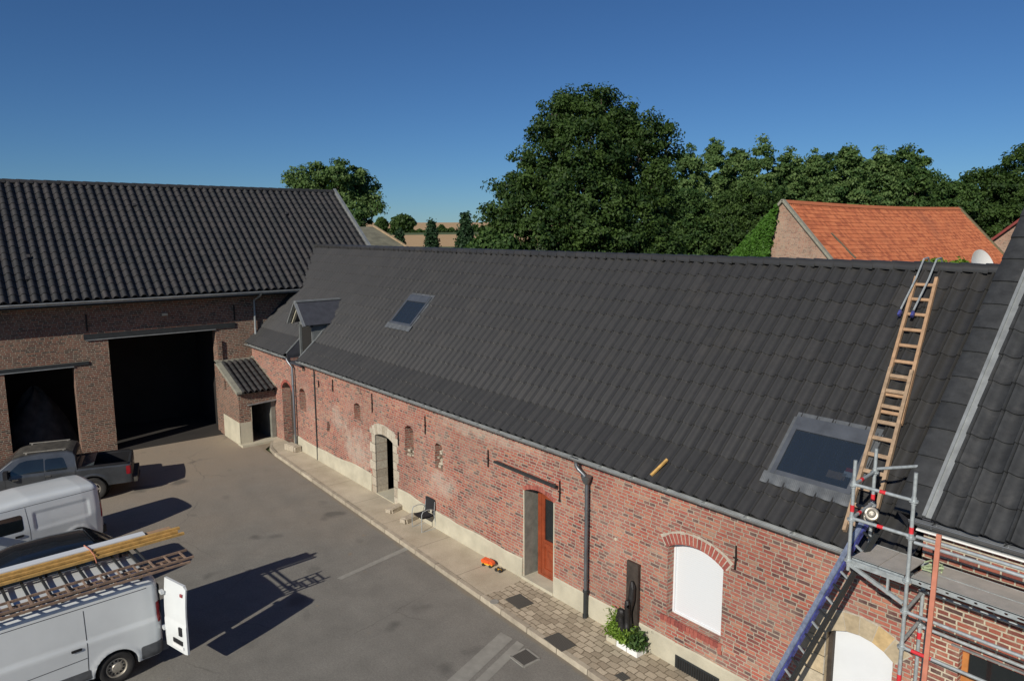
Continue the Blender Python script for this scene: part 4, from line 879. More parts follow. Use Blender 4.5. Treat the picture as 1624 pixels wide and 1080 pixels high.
# --- large white van
van = vroot('delivery_van', 'large white van with open rear door and timber on its roof rack', 'van', (-16.40, 3.02), (.075, -1))
CV = Car(5.2, [(0, 1.80), (.05, 1.87), (.14, 1.91), (.5, 1.94), (2.0, 1.96), (3.3, 1.93), (3.7, 1.82), (4.35, 1.18), (4.95, .95), (5.12, .8), (5.2, .6)], [(0, .80), (.03, .86), (.07, .905), (.14, .935), (.3, .95), (4.3, .95), (4.8, .90), (5.05, .78), (5.2, .58)], .3, 1.08, .11, .11, (.92, 4.02), .33, .40, .028)
CV.body(VANW, van); well(CV, van)
for sg in (1, -1):
    for a in CV.ax: wheel(van, a, sg, .93, .33, .2, ALLOY, .2, 0, True)
    mb = MB(); CV.patch(mb, rpoly(.012, .10, 1.0, 1.42, .03), sg); mb.build('tail_light', TAIL, van, local=True, smooth=True)
    mb = MB(); CV.patch(mb, rpoly(.02, .46, .32, .60, .04), sg, .02); CV.patch(mb, rpoly(1.38, 3.55, .32, .52, .03), sg, .01); mb.build('bumper_trim', simple('bumper_grey', (.10, .105, .11), .6), van, local=True, smooth=True)
    mb = MB(); CV.patch(mb, rpoly(3.05, 3.9, 1.12, 1.66, .06, 0, -.35), sg); mb.build('window', GLASS, van, local=True, smooth=True)
    mb = MB()
    for pts in ([(1.42, .5), (1.40, 1.0), (1.40, 1.72)], [(2.85, .4), (2.85, 1.75)], [(.25, 1.78), (4.0, 1.78)], [(1.42, .78), (2.85, .74)], [(3.95, .5), (3.95, 1.3)]): seam(CV, mb, pts, sg)
    mb.build('panel_seams', PLAST, van, local=True)
    mb = MB(); CV.patch(mb, rpoly(1.5, 1.68, .98, 1.03, .015), sg, .018); CV.patch(mb, rpoly(2.95, 3.12, .98, 1.03, .015), sg, .018); mb.build('handle', PLAST, van, local=True)
    mb = MB(); mb.tube([(4.0, sg * .96, 1.2), (4.05, sg * 1.12, 1.25)], .03, 8); mb.box((3.98, sg * 1.08, 1.15), (4.08, sg * 1.22, 1.42)); mb.build('mirror', PLAST, van, local=True)
    mb = MB(); CV.patch(mb, [(4.5, .75), (4.95, .7), (4.98, .88), (4.6, 1.0)], sg); mb.build('headlight', CHROME, van, local=True)
mb = MB(); CV.toppatch(mb, 3.68, 4.33, -.7, .7); mb.build('windshield', GLASS, van, local=True, smooth=True)
mb = MB(); mb.box((-.012, .02, .56), (-.002, .78, 1.74)); mb.build('load_opening_shade', BLACK, van, local=True)  # flat black panel painted as the shaded load space, no real opening
mb = MB(); mb.box((-.035, -.78, .5), (-.002, 0, 1.76)); mb.build('rear_door', VANW, van, local=True)
mb = MB(); mb.box((-.09, -.85, .3), (.02, .85, .5)); mb.build('rear_bumper', simple('bumper_grey', (.10, .105, .11), .6), van, local=True)
# open door leaf: profile curved in section, hinged on the near side
dU = Vector((-.20, .98, 0)).normalized(); dN = Vector((.98, .20, 0)).normalized(); h0 = Vector((-.03, .97, 0))
def dprof(z): return -.0 if z < 1.15 else -.09 * ((z - 1.15) / .75) ** 1.5
mb = MB(); zs = [.50, .52, .7, .9, 1.08, 1.12, 1.16, 1.3, 1.5, 1.7, 1.84, 1.89, 1.91]
outer = []; inner = []
for z in zs:
    e = .0 if z < 1.88 else .05; b0 = .035 if z < .53 else 0; st = .012 if z > 1.1 else 0
    us = [0.0 + b0, .02 + b0, .06, .3, .55, .72, .78 - e]
    outer.append([h0 + dU * (u - .10 * max(0, z - 1.1)) + dN * (dprof(z) + .02 - st - (.02 if u < .01 or u > .76 else 0)) + Vector((0, 0, z)) for u in us])
    inner.append([h0 + dU * (u - .10 * max(0, z - 1.1)) + dN * (dprof(z) - .045) + Vector((0, 0, z)) for u in us])
mb.grid([list(o) + list(reversed(i)) for o, i in zip(outer, inner)], .5, close=True); n = 14; mb.f.append(tuple(range(n))); mb.f.append(tuple(len(mb.v) - n + i for i in reversed(range(n)))); mb.r += [.5, .5]; mb.mi += [0, 0]
od = mb.build('open_rear_door', VANW, van, local=True, smooth=True)
def onDoor(u, z, e=.024): return h0 + dU * u + dN * (dprof(z) + e) + Vector((0, 0, z))
mb = MB(); mb.obox(onDoor(.62, .97), dU, Vector((0, 0, 1)), dN, .05, .09, .012); mb.obox(onDoor(.5, .72), dU, Vector((0, 0, 1)), dN, .17, .045, .008); mb.build('handle_recess', PLAST, od, local=True)
mb = MB(); mb.obox(onDoor(.5, .62), dU, Vector((0, 0, 1)), dN, .2, .035, .008); mb.build('number_plate', WHITE, od, local=True)
mb = MB(); mb.obox(onDoor(.62, 1.72, .01), dU, Vector((0, 0, 1)), dN, .04, .03, .012); mb.build('marker_light', TAIL, od, local=True)
for z in (.82, 1.6): MB().box((-.05, .86, z), (.02, 1.0, z + .06)).build('hinge', VANW, od, local=True)
# roof rack
rk = MB().bar((.15, .72, 2.07), (3.5, .72, 2.07), .035, .05).build('roof_rack', PLAST, van, local=True)
MB().bar((.15, -.72, 2.07), (3.5, -.72, 2.07), .035, .05).build('side_rail', PLAST, rk, local=True)
for i in range(11): x = .18 + i * .33; MB().bar((x, -.75, 2.06), (x, .75, 2.06), .05, .035).build('crossbar', CAST, rk, local=True)
for x in (.3, 1.7, 3.2):
    for sg in (-1, 1): MB().bar((x, sg * .72, 1.93), (x, sg * .72, 2.06), .05, .05, (1, 0, 0)).build('rack_foot', PLAST, rk, local=True)
MB().tube([(.05, -.75, 2.1), (.05, .75, 2.1)], .025, 8).build('roller', CAST, rk, local=True)
WV = WM[van]
def vp(x, y, z): return WV @ Vector((x, y, z))
def plank(label, x0, x1, y, w, z, h, m, dy=0, name='timber_plank', cat='plank', g='timber planks on the van roof'):
    return tag(MB().bar(vp(x0, y, z), vp(x1, y + dy, z), w, h).build(name, m), label, cat, g)
plank('long white board on top of the timber on the van roof', -.22, 4.2, -.76, .22, 2.31, .03, PVC, name='white_board', cat='board', g=None)
plank('tan plank sticking out past the end of the white board', -.78, 3.9, -.74, .2, 2.27, .03, WOODP)
for i, (x0, y, w, z, h, lab) in enumerate(((-.93, -.60, .08, 2.28, .05, 'yellow timber batten next to the tan plank, the one reaching farthest back'), (-.86, -.52, .06, 2.24, .05, 'second yellow timber batten counted from the white board on the van roof'),
        (-.97, -.44, .07, 2.19, .05, 'outermost yellow timber batten, nearest the ladders on the van roof'), (-.88, -.62, .12, 2.17, .04, 'lower yellow timber board under the battens on the van roof'), (-.83, -.80, .14, 2.2, .07, 'lower tan timber board directly under the white board'))):
    plank(lab, x0, 3.9 - i * .1, y, w, z, h, WOODP if i == 4 else WOODY, .02 * (i % 3))
tag(MB().tube([vp(.92, -.92, 2.1), vp(.93, -.9, 2.34), vp(.9, -.62, 2.345), vp(.86, -.4, 2.26), vp(.84, -.36, 2.1)], .012, 6).build('orange_strap', ORNG), 'orange strap tied across the timber on the van roof', 'strap')
for (x0, x1, y, wd, z, m, lab, nr) in ((-.72, 3.9, .66, .44, 2.16, WOODO, 'brown wooden ladder on top of the roof rack at the near side of the van', 15), (-.62, 3.8, .76, .38, 2.10, WOODO, 'lower wooden ladder squeezed under the brown ladder on the van roof', 14)):
    ladder('wooden_ladder', lab, vp(x0, y, z), vp(x1, y + .02, z), wd, (WV.to_3x3() @ Vector((0, 1, 0))), 2, nr, m, (.03, .045), group='ladders on the van roof')

# --- small white panel van
sv = vroot('small_van', 'small white panel van with a blank side panel, parked next to the grey pickup', 'van', (-24.03, 3.12), (.20, -.98))
CS = Car(4.2, [(0, 1.62), (.05, 1.70), (.15, 1.75), (.5, 1.78), (1.8, 1.80), (2.5, 1.76), (2.75, 1.66), (3.3, 1.15), (3.95, .95), (4.12, .8), (4.2, .6)], [(0, .76), (.03, .80), (.08, .85), (.2, .885), (.5, .9), (3.4, .9), (3.85, .82), (4.1, .68), (4.2, .55)], .28, .95, .20, .11, (.72, 3.35), .31, .37, 0, (.42, 1.7, 1.0, 1.36))
CS.body(VANP, sv, nx=120); well(CS, sv)
for sg in (1, -1):
    for a in CS.ax: wheel(sv, a, sg, .88, .31, .19, ALLOY, .19, 0, True)
    mb = MB(); CS.patch(mb, rpoly(.0, .07, .78, 1.2, .02), sg); mb.build('tail_light', TAIL, sv, local=True, smooth=True)
    mb = MB(); CS.patch(mb, rpoly(.0, .06, 1.2, 1.55, .02), sg); mb.build('pillar_trim', PLAST, sv, local=True, smooth=True)
    mb = MB(); CS.patch(mb, rpoly(2.02, 2.85, 1.02, 1.45, .07, 0, -.25), sg); mb.build('window', GLASS, sv, local=True, smooth=True)
    mb = MB()
    for pts in ([(1.88, .35), (1.88, 1.0), (1.92, 1.6)], [(.06, 1.625), (2.6, 1.625)], [(2.98, .45), (3.02, 1.2)], [(1.0, .55), (1.88, .5)]): seam(CS, mb, pts, sg, .005)
    mb.build('panel_seams', PLAST, sv, local=True)
    mb = MB(); CS.patch(mb, rpoly(2.04, 2.24, .86, .92, .02), sg, .02); mb.build('handle', PLAST, sv, local=True)
    mb = MB(); mb.box((2.85, sg * .9, 1.0), (2.95, sg * 1.08, 1.2)); mb.build('mirror', PLAST, sv, local=True)
    mb = MB(); CS.patch(mb, [(3.5, .75), (3.95, .68), (3.98, .85), (3.6, .98)], sg); mb.build('headlight', CHROME, sv, local=True)
mb = MB(); CS.toppatch(mb, 2.74, 3.28, -.62, .62); mb.build('windshield', GLASS, sv, local=True, smooth=True)
mb = MB(); mb.box((-.06, -.8, .28), (.02, .8, .5)); mb.build('rear_bumper', PLAST, sv, local=True)
mb = MB(); mb.box((-.012, -.62, 1.0), (-.002, .62, 1.5)); mb.build('rear_window', GLASS, sv, local=True)
# --- dark hatchback
dc = vroot('dark_car', 'dark grey estate car almost hidden between the two white vans', 'car', (-20.35, 3.28), (.10, -.99))
CD = Car(4.35, [(0, .70), (.03, .86), (.12, .97), (.3, 1.1), (.62, 1.34), (.85, 1.41), (1.5, 1.45), (2.3, 1.44), (2.75, 1.33), (3.25, 1.02), (3.4, .97), (4.1, .80), (4.28, .68), (4.35, .5)], [(0, .66), (.05, .74), (.15, .81), (.4, .87), (1, .89), (3.4, .89), (3.9, .82), (4.2, .68), (4.35, .5)], .22, .88, .42, .10, (.82, 3.45), .31, .36, .01)
CD.body(DCAR, dc); well(CD, dc)
for sg in (1, -1):
    for a in CD.ax: wheel(dc, a, sg, .87, .31, .19, ALLOY, .2, 5)
    mb = MB(); CD.patch(mb, [(.62, .95), (1.02, .93), (1.02, 1.3), (.82, 1.28)], sg); CD.patch(mb, rpoly(1.06, 1.92, .92, 1.31, .03), sg); CD.patch(mb, [(1.97, .92), (2.95, .93), (2.6, 1.25), (2.45, 1.3), (1.97, 1.31)], sg); mb.build('window', GLASS, dc, local=True, smooth=True)
    mb = MB(); CD.patch(mb, [(.02, .68), (.35, .72), (.33, .86), (.06, .84)], sg); mb.build('tail_light', TAIL, dc, local=True, smooth=True)
    mb = MB()
    for pts in ([(1.04, .4), (1.04, .9)], [(1.95, .3), (1.95, .9)]): seam(CD, mb, pts, sg)
    mb.build('panel_seams', PLAST, dc, local=True)
    mb = MB(); mb.box((2.85, sg * .88, .95), (2.95, sg * 1.02, 1.07)); mb.build('mirror', DCAR, dc, local=True)
    mb = MB(); CD.patch(mb, [(3.7, .6), (4.12, .56), (4.1, .68), (3.75, .74)], sg); mb.build('headlight', CHROME, dc, local=True)
mb = MB(); CD.toppatch(mb, .26, .62, -.6, .6); mb.build('rear_window', GLASS, dc, local=True, smooth=True)
mb = MB(); CD.toppatch(mb, 2.78, 3.22, -.58, .58); mb.build('windshield', GLASS, dc, local=True, smooth=True)
mb = MB(); mb.bar((.62, 0, 1.36), (.80, 0, 1.44), 1.1, .02); mb.build('spoiler', DCAR, dc, local=True)
# --- grey pickup
pk = vroot('pickup_truck', 'muddy grey double cab pickup with an open black load bed by the barn', 'pickup truck', (-27.75, 4.98), (-.235, -.97))
CP = Car(5.3, [(0, 1.10), (.03, 1.13), (1.60, 1.16), (1.64, 1.62), (1.70, 1.71), (1.85, 1.77), (2.6, 1.80), (3.2, 1.74), (3.4, 1.68), (4.0, 1.22), (4.2, 1.16), (5.0, 1.03), (5.2, .9), (5.3, .7)], [(0, .88), (.04, .91), (.2, .93), (4.3, .94), (4.9, .88), (5.15, .76), (5.3, .6)], .48, 1.1, .30, .05, (1.18, 4.3), .39, .47, .012)
CP.body(GREY, pk, cuts=[((.10, -.74, .62), (1.50, .74, 1.5))], nx=110); well(CP, pk)
mb = MB(); mb.box((.095, -.745, .60), (1.505, .745, .625)); mb.box((.095, -.75, .61), (.11, .75, 1.12)); mb.box((1.49, -.75, .61), (1.505, .75, 1.12)); mb.box((.1, -.755, .61), (1.5, -.738, 1.13)); mb.box((.1, .738, .61), (1.5, .755, 1.13)); mb.build('bed_liner', PLAST, pk, local=True)
for sg in (1, -1):
    for a in CP.ax: wheel(pk, a, sg, .95, .39, .25, ALLOY, .22, 6)
    mb = MB(); CP.patch(mb, rpoly(1.86, 2.5, 1.2, 1.6, .06, .12, 0), sg); CP.patch(mb, [(2.54, 1.2), (3.62, 1.2), (3.2, 1.57), (3.0, 1.62), (2.54, 1.62)], sg); mb.build('window', GLASS, pk, local=True, smooth=True)
    mb = MB(); CP.patch(mb, rpoly(.005, .16, .78, 1.07, .03), sg); mb.build('tail_light', TAIL, pk, local=True, smooth=True)
    mb = MB(); CP.patch(mb, rpoly(2.35, 2.52, 1.03, 1.07, .012), sg, .02); CP.patch(mb, rpoly(3.25, 3.42, 1.03, 1.07, .012), sg, .02); mb.build('handle', CHROME, pk, local=True)
    mb = MB()
    for pts in ([(1.66, .5), (1.66, 1.12)], [(2.5, .5), (2.52, 1.15)], [(3.6, .5), (3.62, 1.15)]): seam(CP, mb, pts, sg)
    mb.build('panel_seams', PLAST, pk, local=True)
    mb = MB(); mb.bar((.1, sg * .83, 1.165), (1.6, sg * .83, 1.175), .13, .03); mb.build('bed_rail', PLAST, pk, local=True)
    mb = MB(); mb.bar((1.9, sg * .60, 1.825), (3.1, sg * .60, 1.835), .03, .025); mb.box((1.95, sg * .585, 1.77), (2.0, sg * .615, 1.83)); mb.box((3.0, sg * .585, 1.77), (3.05, sg * .615, 1.83)); mb.build('roof_rail', ALLOY, pk, local=True)
    mb = MB(); mb.box((3.5, sg * .95, 1.15), (3.62, sg * 1.17, 1.4)); mb.build('mirror', PLAST, pk, local=True)
    mb = MB(); CP.patch(mb, [(4.6, .85), (5.1, .82), (5.1, .98), (4.7, 1.03)], sg); mb.build('headlight', CHROME, pk, local=True)
mb = MB(); CP.toppatch(mb, 1.70, 3.38, -.66, .66, .006, 24, 12); mb.build('roof_skin', DUST, pk, local=True, smooth=True)
mb = MB(); CP.toppatch(mb, 3.42, 3.98, -.66, .66); mb.build('windshield', GLASS, pk, local=True, smooth=True)
mb = MB(); mb.box((-.16, -.85, .46), (-.0, .85, .62)); mb.box((-.2, -.35, .42), (-.1, .35, .5)); mb.build('rear_bumper', DUST, pk, local=True)
mb = MB(); mb.box((-.012, -.72, .66), (-.002, .72, 1.08)); mb.build('tailgate', simple('muddy_grey', (.10, .095, .08), .7, .1, .4, 3), pk, local=True); mb = MB(); mb.box((-.03, -.12, .92), (-.01, .12, 1.0)); mb.build('handle', CHROME, pk, local=True)
mb = MB(); mb.add([(1.5, -.72, 1.16), (1.5, .72, 1.16), (1.12, .72, 1.22), (1.12, -.72, 1.22), (1.5, -.72, 1.12), (1.5, .72, 1.12), (1.12, .72, 1.19), (1.12, -.72, 1.19)], [(0, 1, 2, 3), (7, 6, 5, 4), (0, 4, 5, 1), (2, 6, 7, 3), (1, 5, 6, 2), (0, 3, 7, 4)]); mb.build('bed_cover', simple('cover_glass_grey', (.08, .10, .11), .25, .3), pk, local=True)
mb = MB(); mb.box((1.612, -.6, 1.25), (1.64, .6, 1.6)); mb.build('rear_window', GLASS, pk, local=True)

# ------------------------------------------------------------ small things on the pavement
def stone(label, c, l, w, h, rz, name='stone_block'):
    bm = bmesh.new(); bmesh.ops.create_cube(bm, size=1); bmesh.ops.bevel(bm, geom=bm.edges[:], offset=.12, segments=2, affect='EDGES'); bmesh.ops.subdivide_edges(bm, edges=bm.edges[:], cuts=1)
    for v in bm.verts: v.co = Vector((v.co.x * l, v.co.y * w, (v.co.z + .5) * h)) + Vector((random.uniform(-1, 1), random.uniform(-1, 1), random.uniform(-1, 1))) * .012
    mb = MB(); M_ = Matrix.Translation(c) @ Matrix.Rotation(rz, 4, 'Z'); mb.v = [tuple(M_ @ v.co) for v in bm.verts]; mb.f = [tuple(v.index for v in f.verts) for f in bm.faces]; mb.r = [.4] * len(mb.f); mb.mi = [0] * len(mb.f); bm.free()
    return tag(mb.build(name, STONE, None, smooth=True), label, 'stone')
stone('long pale stone block lying by the stone doorway', (-19.62, 10.95, .115), .26, .72, .15, .3)
stone('pale stone block under the black chair', (-18.6, 10.86, .115), .28, .62, .16, .25)
stone('rough stone block at the foot of the far drainpipe', (-27.95, 10.92, .11), .85, .36, .26, .15)
ch = thing('garden_chair', 'black mesh armchair with thin metal frame against the wall', 'chair', (-17.85, 10.92, .115), 0)
def cp_(x, y, z): return Vector((-17.85 + x, 10.92 + y, .115 + z))
for sx in (-.27, .27):
    mb = MB(); pts = [cp_(sx, -.25, 0), cp_(sx, -.25, .35), cp_(sx, -.24, .55), cp_(sx, -.2, .63), cp_(sx, -.05, .66), cp_(sx * .98, .1, .64), cp_(sx * .9, .2, .58)]; mb.tube(pts, .012, 8); mb.build('armrest', GALV, ch, smooth=True)
    mb = MB(); mb.tube([cp_(sx, .26, 0), cp_(sx * .95, .2, .45), cp_(sx * .9, .24, .84)], .012, 8); mb.tube([cp_(sx, -.25, .01), cp_(sx, .26, .01)], .012, 8); mb.build('leg', GALV, ch, smooth=True)
mb = MB(); mb.grid([[cp_(x, y, .43 - .03 * math.cos(y * 6) + .012 * abs(x) * 8) for x in np.linspace(-.25, .25, 6)] for y in np.linspace(-.23, .2, 6)]); mb.grid([[cp_(x, y, .415 - .03 * math.cos(y * 6)) for x in np.linspace(-.25, .25, 6)] for y in np.linspace(-.23, .2, 6)]); mb.build('seat', SEATB, ch)
mb = MB()
for e in (0, .015): mb.grid([[cp_(x, .19 + .06 * (z - .43) - .05 * (x / .25) ** 2 + .06 + e, z) for x in np.linspace(-.25, .25, 7)] for z in np.linspace(.42, .88, 6)])
mb.build('backrest', SEATB, ch)
# carved dark wood sculpture with board
sc_ = thing('wood_sculpture', 'dark wooden board with a black carved climbing figure beside the planter', 'sculpture', (-9.7, 11.05, .12))
mb = MB(); mb.box((-9.87, 11.09, .4), (-9.55, 11.15, 1.98)); mb.build('board', WOODD, sc_)
def skin(name, verts, edges, radii, m, parent, sub=2):
    me = bpy.data.meshes.new(name); iv = WM[parent].inverted(); me.from_pydata([tuple(iv @ Vector(v)) for v in verts], edges, []); o = bpy.data.objects.new(name, me); COL.objects.link(o); o.parent = parent; WM[o] = WM[parent]
    md = o.modifiers.new('s', 'SKIN'); 
    for i, r in enumerate(radii): me.skin_vertices[0].data[i].radius = (r, r) if not hasattr(r, '__len__') else r
    me.skin_vertices[0].data[0].use_root = True; s2 = o.modifiers.new('u', 'SUBSURF'); s2.levels = s2.render_levels = sub
    bpy.context.view_layer.update(); dg = bpy.context.evaluated_depsgraph_get(); m2 = bpy.data.meshes.new_from_object(o.evaluated_get(dg)); o.modifiers.clear(); o.data = m2; m2.materials.append(m); m2.polygons.foreach_set('use_smooth', [True] * len(m2.polygons)); return o
skin('branch_post', [(-9.68, 10.98, .12), (-9.66, 10.98, .5), (-9.70, 10.98, .9), (-9.64, 11.0, 1.2), (-9.62, 11.02, 1.45), (-9.66, 11.03, 1.62), (-9.57, 11.0, 1.5)], [(0, 1), (1, 2), (2, 3), (3, 4), (4, 5), (4, 6)], [.09, .085, .075, .09, .07, .035, .03], DARKW, sc_)
skin('climbing_figure', [(-9.78, 10.88, .55), (-9.8, 10.86, .72), (-9.79, 10.87, .88), (-9.79, 10.84, 1.0), (-9.72, 10.88, .9), (-9.65, 10.93, 1.0), (-9.86, 10.85, .86), (-9.9, 10.84, .72), (-9.9, 10.84, .62), (-9.72, 10.87, .45), (-9.68, 10.88, .32), (-9.85, 10.86, .45), (-9.83, 10.86, .3)],
     [(0, 1), (1, 2), (2, 3), (2, 4), (4, 5), (2, 6), (6, 7), (7, 8), (0, 9), (9, 10), (0, 11), (11, 12)], [.075, .085, .06, .075, .035, .03, .035, .03, .025, .04, .035, .04, .035], DARKW, sc_)
skin('carved_face', [(-9.64, 10.88, 1.0), (-9.63, 10.86, 1.12), (-9.64, 10.88, 1.24), (-9.6, 10.84, 1.1), (-9.66, 10.9, .7), (-9.62, 10.86, .55)], [(0, 1), (1, 2), (1, 3), (0, 4), (4, 5)], [.06, .07, .05, .025, .06, .07], DARKW, sc_)
# planters with plants
def leafcards(name, C, sz, mat, parent=None, nrm=None, rndv=None, asp=1.0, local=False, updir=0.0):
    n = len(C); nv = RN.normal(size=(n, 3)); nv[:, 2] += updir
    if nrm is not None: nv = nv * .8 + nrm
    nv /= np.linalg.norm(nv, axis=1)[:, None] + 1e-9
    a = np.cross(nv, RN.normal(size=(n, 3))); a /= np.linalg.norm(a, axis=1)[:, None] + 1e-9; b = np.cross(nv, a)
    s_ = (sz * RN.uniform(.6, 1.3, n))[:, None]; a = a * s_ * .5; b = b * s_ * .5 * asp
    V_ = np.empty((n, 4, 3)); V_[:, 0] = C - b; V_[:, 1] = C + a * .7 + nv * s_ * .1; V_[:, 2] = C + b; V_[:, 3] = C - a * .7 + nv * s_ * .1; V_ = V_.reshape(-1, 3)
    if parent is not None and not local: A_ = np.array(WM[parent].inverted()); V_ = V_ @ A_[:3, :3].T + A_[:3, 3]
    me = bpy.data.meshes.new(name); me.vertices.add(n * 4); me.vertices.foreach_set('co', V_.ravel()); me.loops.add(n * 4); me.loops.foreach_set('vertex_index', np.arange(n * 4, dtype=np.int32))
    me.polygons.add(n); me.polygons.foreach_set('loop_start', np.arange(0, n * 4, 4, dtype=np.int32)); me.polygons.foreach_set('loop_total', np.full(n, 4, dtype=np.int32)); me.update(calc_edges=True)
    at = me.attributes.new('rnd', 'FLOAT', 'FACE'); at.data.foreach_set('value', (RN.random(n) if rndv is None else np.clip(rndv, 0, 1)).astype(np.float32))
    me.materials.append(mat); o = bpy.data.objects.new(name, me); COL.objects.link(o)
    if parent is not None: o.parent = parent; WM[o] = WM[parent]
    return o
for i, lab in enumerate(('white trough planter with spiky light green plant, farthest from the window', 'white trough planter in the middle of the three below the carved board', 'white trough planter with dark bushy plants, nearest the shuttered window')):
    x = -10.0 + i * .30; pl = thing('planter', lab, 'planter', (x, 10.95, .12), 0, 'planters below the carved board')
    mb = MB(); mb.box((x - .14, 10.78, .115), (x + .14, 11.08, .26)); mb.build('trough', CEM if i == 0 else WHITE, pl)
    n = 900; C = np.stack([RN.normal(x, .1, n), RN.normal(10.92, .08, n), .26 + np.abs(RN.normal(0, .13 + (.07 if i == 0 else 0), n))], 1); leafcards('foliage', C, .055, LEAF_B if i < 2 else LEAF_M, pl, None, None, 2.2)
ty = thing('toy_truck', 'small orange and yellow toy truck left on the pavement', 'toy', (-14.6, 10.9, .125), .3)
def ty_(mb, a, b, m, n): mb.box(a, b); return mb.build(n, m, ty, local=True, smooth=False)
ty_(MB(), (-.16, -.07, .05), (.16, .07, .085), TOYY, 'chassis'); mb = MB(); mb.prism([(-.17, .09), (.06, .09), (.08, .17), (-.15, .19), (-.19, .15)], (0, -.08, 0), (1, 0, 0), (0, 0, 1), (0, 1, 0), .16); mb.build('tipper', TOYO, ty, local=True)
mb = MB(); mb.prism([(.07, .085), (.19, .085), (.18, .13), (.13, .17), (.08, .17)], (0, -.065, 0), (1, 0, 0), (0, 0, 1), (0, 1, 0), .13); mb.build('cab', TOYO, ty, local=True)
for x in (-.11, .11):
    for y in (-.075, .075): MB().tube([(x, y - .015, .04), (x, y + .015, .04)], .04, 12).build('wheel', RUB, ty, local=True)
t2 = thing('toy_trailer', 'tiny dark wheeled toy beside the orange toy truck', 'toy', (-14.17, 10.93, .125), .2); MB().box((-.08, -.03, .04), (.08, .03, .055)).build('frame', TOYY, t2, local=True)
for x in (-.06, .07): 
    for y in (-.05, .05): MB().tube([(x, y - .012, .045), (x, y + .012, .045)], .045, 12).build('wheel', RUB, t2, local=True)
# drain covers
GRT = NB('cast_grate'); tc = GRT.n('ShaderNodeTexCoord'); vv = GRT.n('ShaderNodeTexVoronoi'); vv.inputs['Scale'].default_value = 26; vv.inputs['Randomness'].default_value = 0; GRT.l(tc, 3, vv, 'Vector')
gr_ = GRT.ramp(vv, 0, [(.3, (.13, .13, .115)), (.5, (.055, .055, .05))]); GRT.base((gr_, 0)); GRT.b.inputs['Roughness'].default_value = .6; GRT.bump((vv, 0), .6, .01)
def cover(label, pts, z, frame=None):
    t = thing('drain_cover', label, 'drain cover', (sum(p[0] for p in pts) / 4, sum(p[1] for p in pts) / 4, z)); mb = MB()
    mb.add([(p[0], p[1], z) for p in pts] + [(p[0], p[1], z + .012) for p in pts], [(3, 2, 1, 0), (4, 5, 6, 7), (0, 1, 5, 4), (1, 2, 6, 5), (2, 3, 7, 6), (3, 0, 4, 7)]); mb.build('plate', GRT.m, t)
    if frame:
        mb = MB(); 
        for i in range(4): mb.bar((*pts[i], z + .004), (*pts[(i + 1) % 4], z + .004), .05, .02)
        mb.build('frame', frame, t)
cover('square metal grating in the cobbles in front of the red door', [(-12.93, 10.16), (-12.36, 10.12), (-12.33, 10.56), (-12.9, 10.60)], .12)
cover('plain square metal cover at the kerb below the drainpipe', [(-11.05, 9.75), (-10.42, 9.71), (-10.4, 10.12), (-11.02, 10.16)], .12)
cover('small square metal cover in the cobbles near the basement grille', [(-9.14, 9.98), (-8.9, 9.96), (-8.88, 10.16), (-9.12, 10.18)], .12)
cover('square rusty road drain grating sunk in the asphalt', [(-11.12, 8.87), (-10.66, 8.86), (-10.66, 9.3), (-11.14, 9.32)], .004, PATCH)
mb = MB(); mb.tube([(-13.0, 9.88, .115), (-13.0, 9.88, .128)], .11, 16); tag(mb.build('round_cover', PATCH), 'small round valve cover at the start of the cobbles', 'valve cover')

# ------------------------------------------------------------ background buildings
RBN = thing('red_roof_barn', 'old barn with long orange tiled roof and pale brick gable', 'barn', (-26.86, 45, 0))
mb = MB(); panel(mb, [(-31.0, -.3), (-22.7, -.3), (-22.7, 6.4), (-26.86, 10.85), (-31.0, 6.6)], [], (0, 45, 0), U, V, N, .5); mb.build('gable_wall', BRP, RBN)
mb = MB(); mb.box((-31, 45.5, -.3), (-30.6, 74.6, 6.3)); mb.box((-23.1, 45.5, -.3), (-22.75, 74.6, 6.0)); panel(mb, [(-31.0, -.3), (-22.7, -.3), (-22.7, 6.4), (-26.86, 10.85), (-31.0, 6.6)], [], (0, 74.9, 0), U, V, N, .4); mb.build('wall', BRP, RBN)
mb = MB(); PC = [(0, 0), (.2, .03), (.5, .045), (.8, .03), (1, 0)]
def sag(o):
    for v in o.data.vertices:
        y = v.co.y; t = (y - 0) / 29.6
        if -1 < v.co.y < 31: v.co.z -= .2 * math.sin(PI * min(1, max(0, t))) * .8
tile_roof(mb, 45.1, 74.8, [(-22.2, 5.85), (-26.86, 10.83)], .35, .26, PC, 'Y', lip=.035); tile_roof(mb, 45.1, 74.8, [(-31.5, 5.85), (-26.86, 10.83)], .6, .5, PC, 'Y'); o = mb.build('roof', TILER, RBN, recalc=False); sag(o)
mb = MB()
for s_ in (0,):
    mb.grid([[(-26.86 + dx, y, 10.86 + dz) for dx, dz in ((-.25, -.15), (0, .1), (.25, -.15))] for y in np.linspace(45, 74.9, 24)])
o = mb.build('ridge_tiles', TILER, RBN); sag(o)
CEMG = simple('cement_grey', (.24, .235, .19))
for y in (44.93, 74.7):
    mb = MB(); mb.bar((-26.86, y, 10.93), (-22.4, y, 6.15), .3, .16); mb.bar((-26.86, y, 10.93), (-31.3, y, 6.15), .3, .16); mb.build('verge', CEMG if y < 50 else simple('moss_edge', (.16, .13, .07), .9), RBN)
ob = MB(); q = [(-24.85, 47.72, 8.78), (-23.3, 48.15, 7.13)]; ob.bar(q[0], q[1], .22, .05, (.7, 0, .7)); o = ob.build('missing_tile_strip', simple('mossy_batten', (.13, .11, .07), .9), RBN); sag(o)
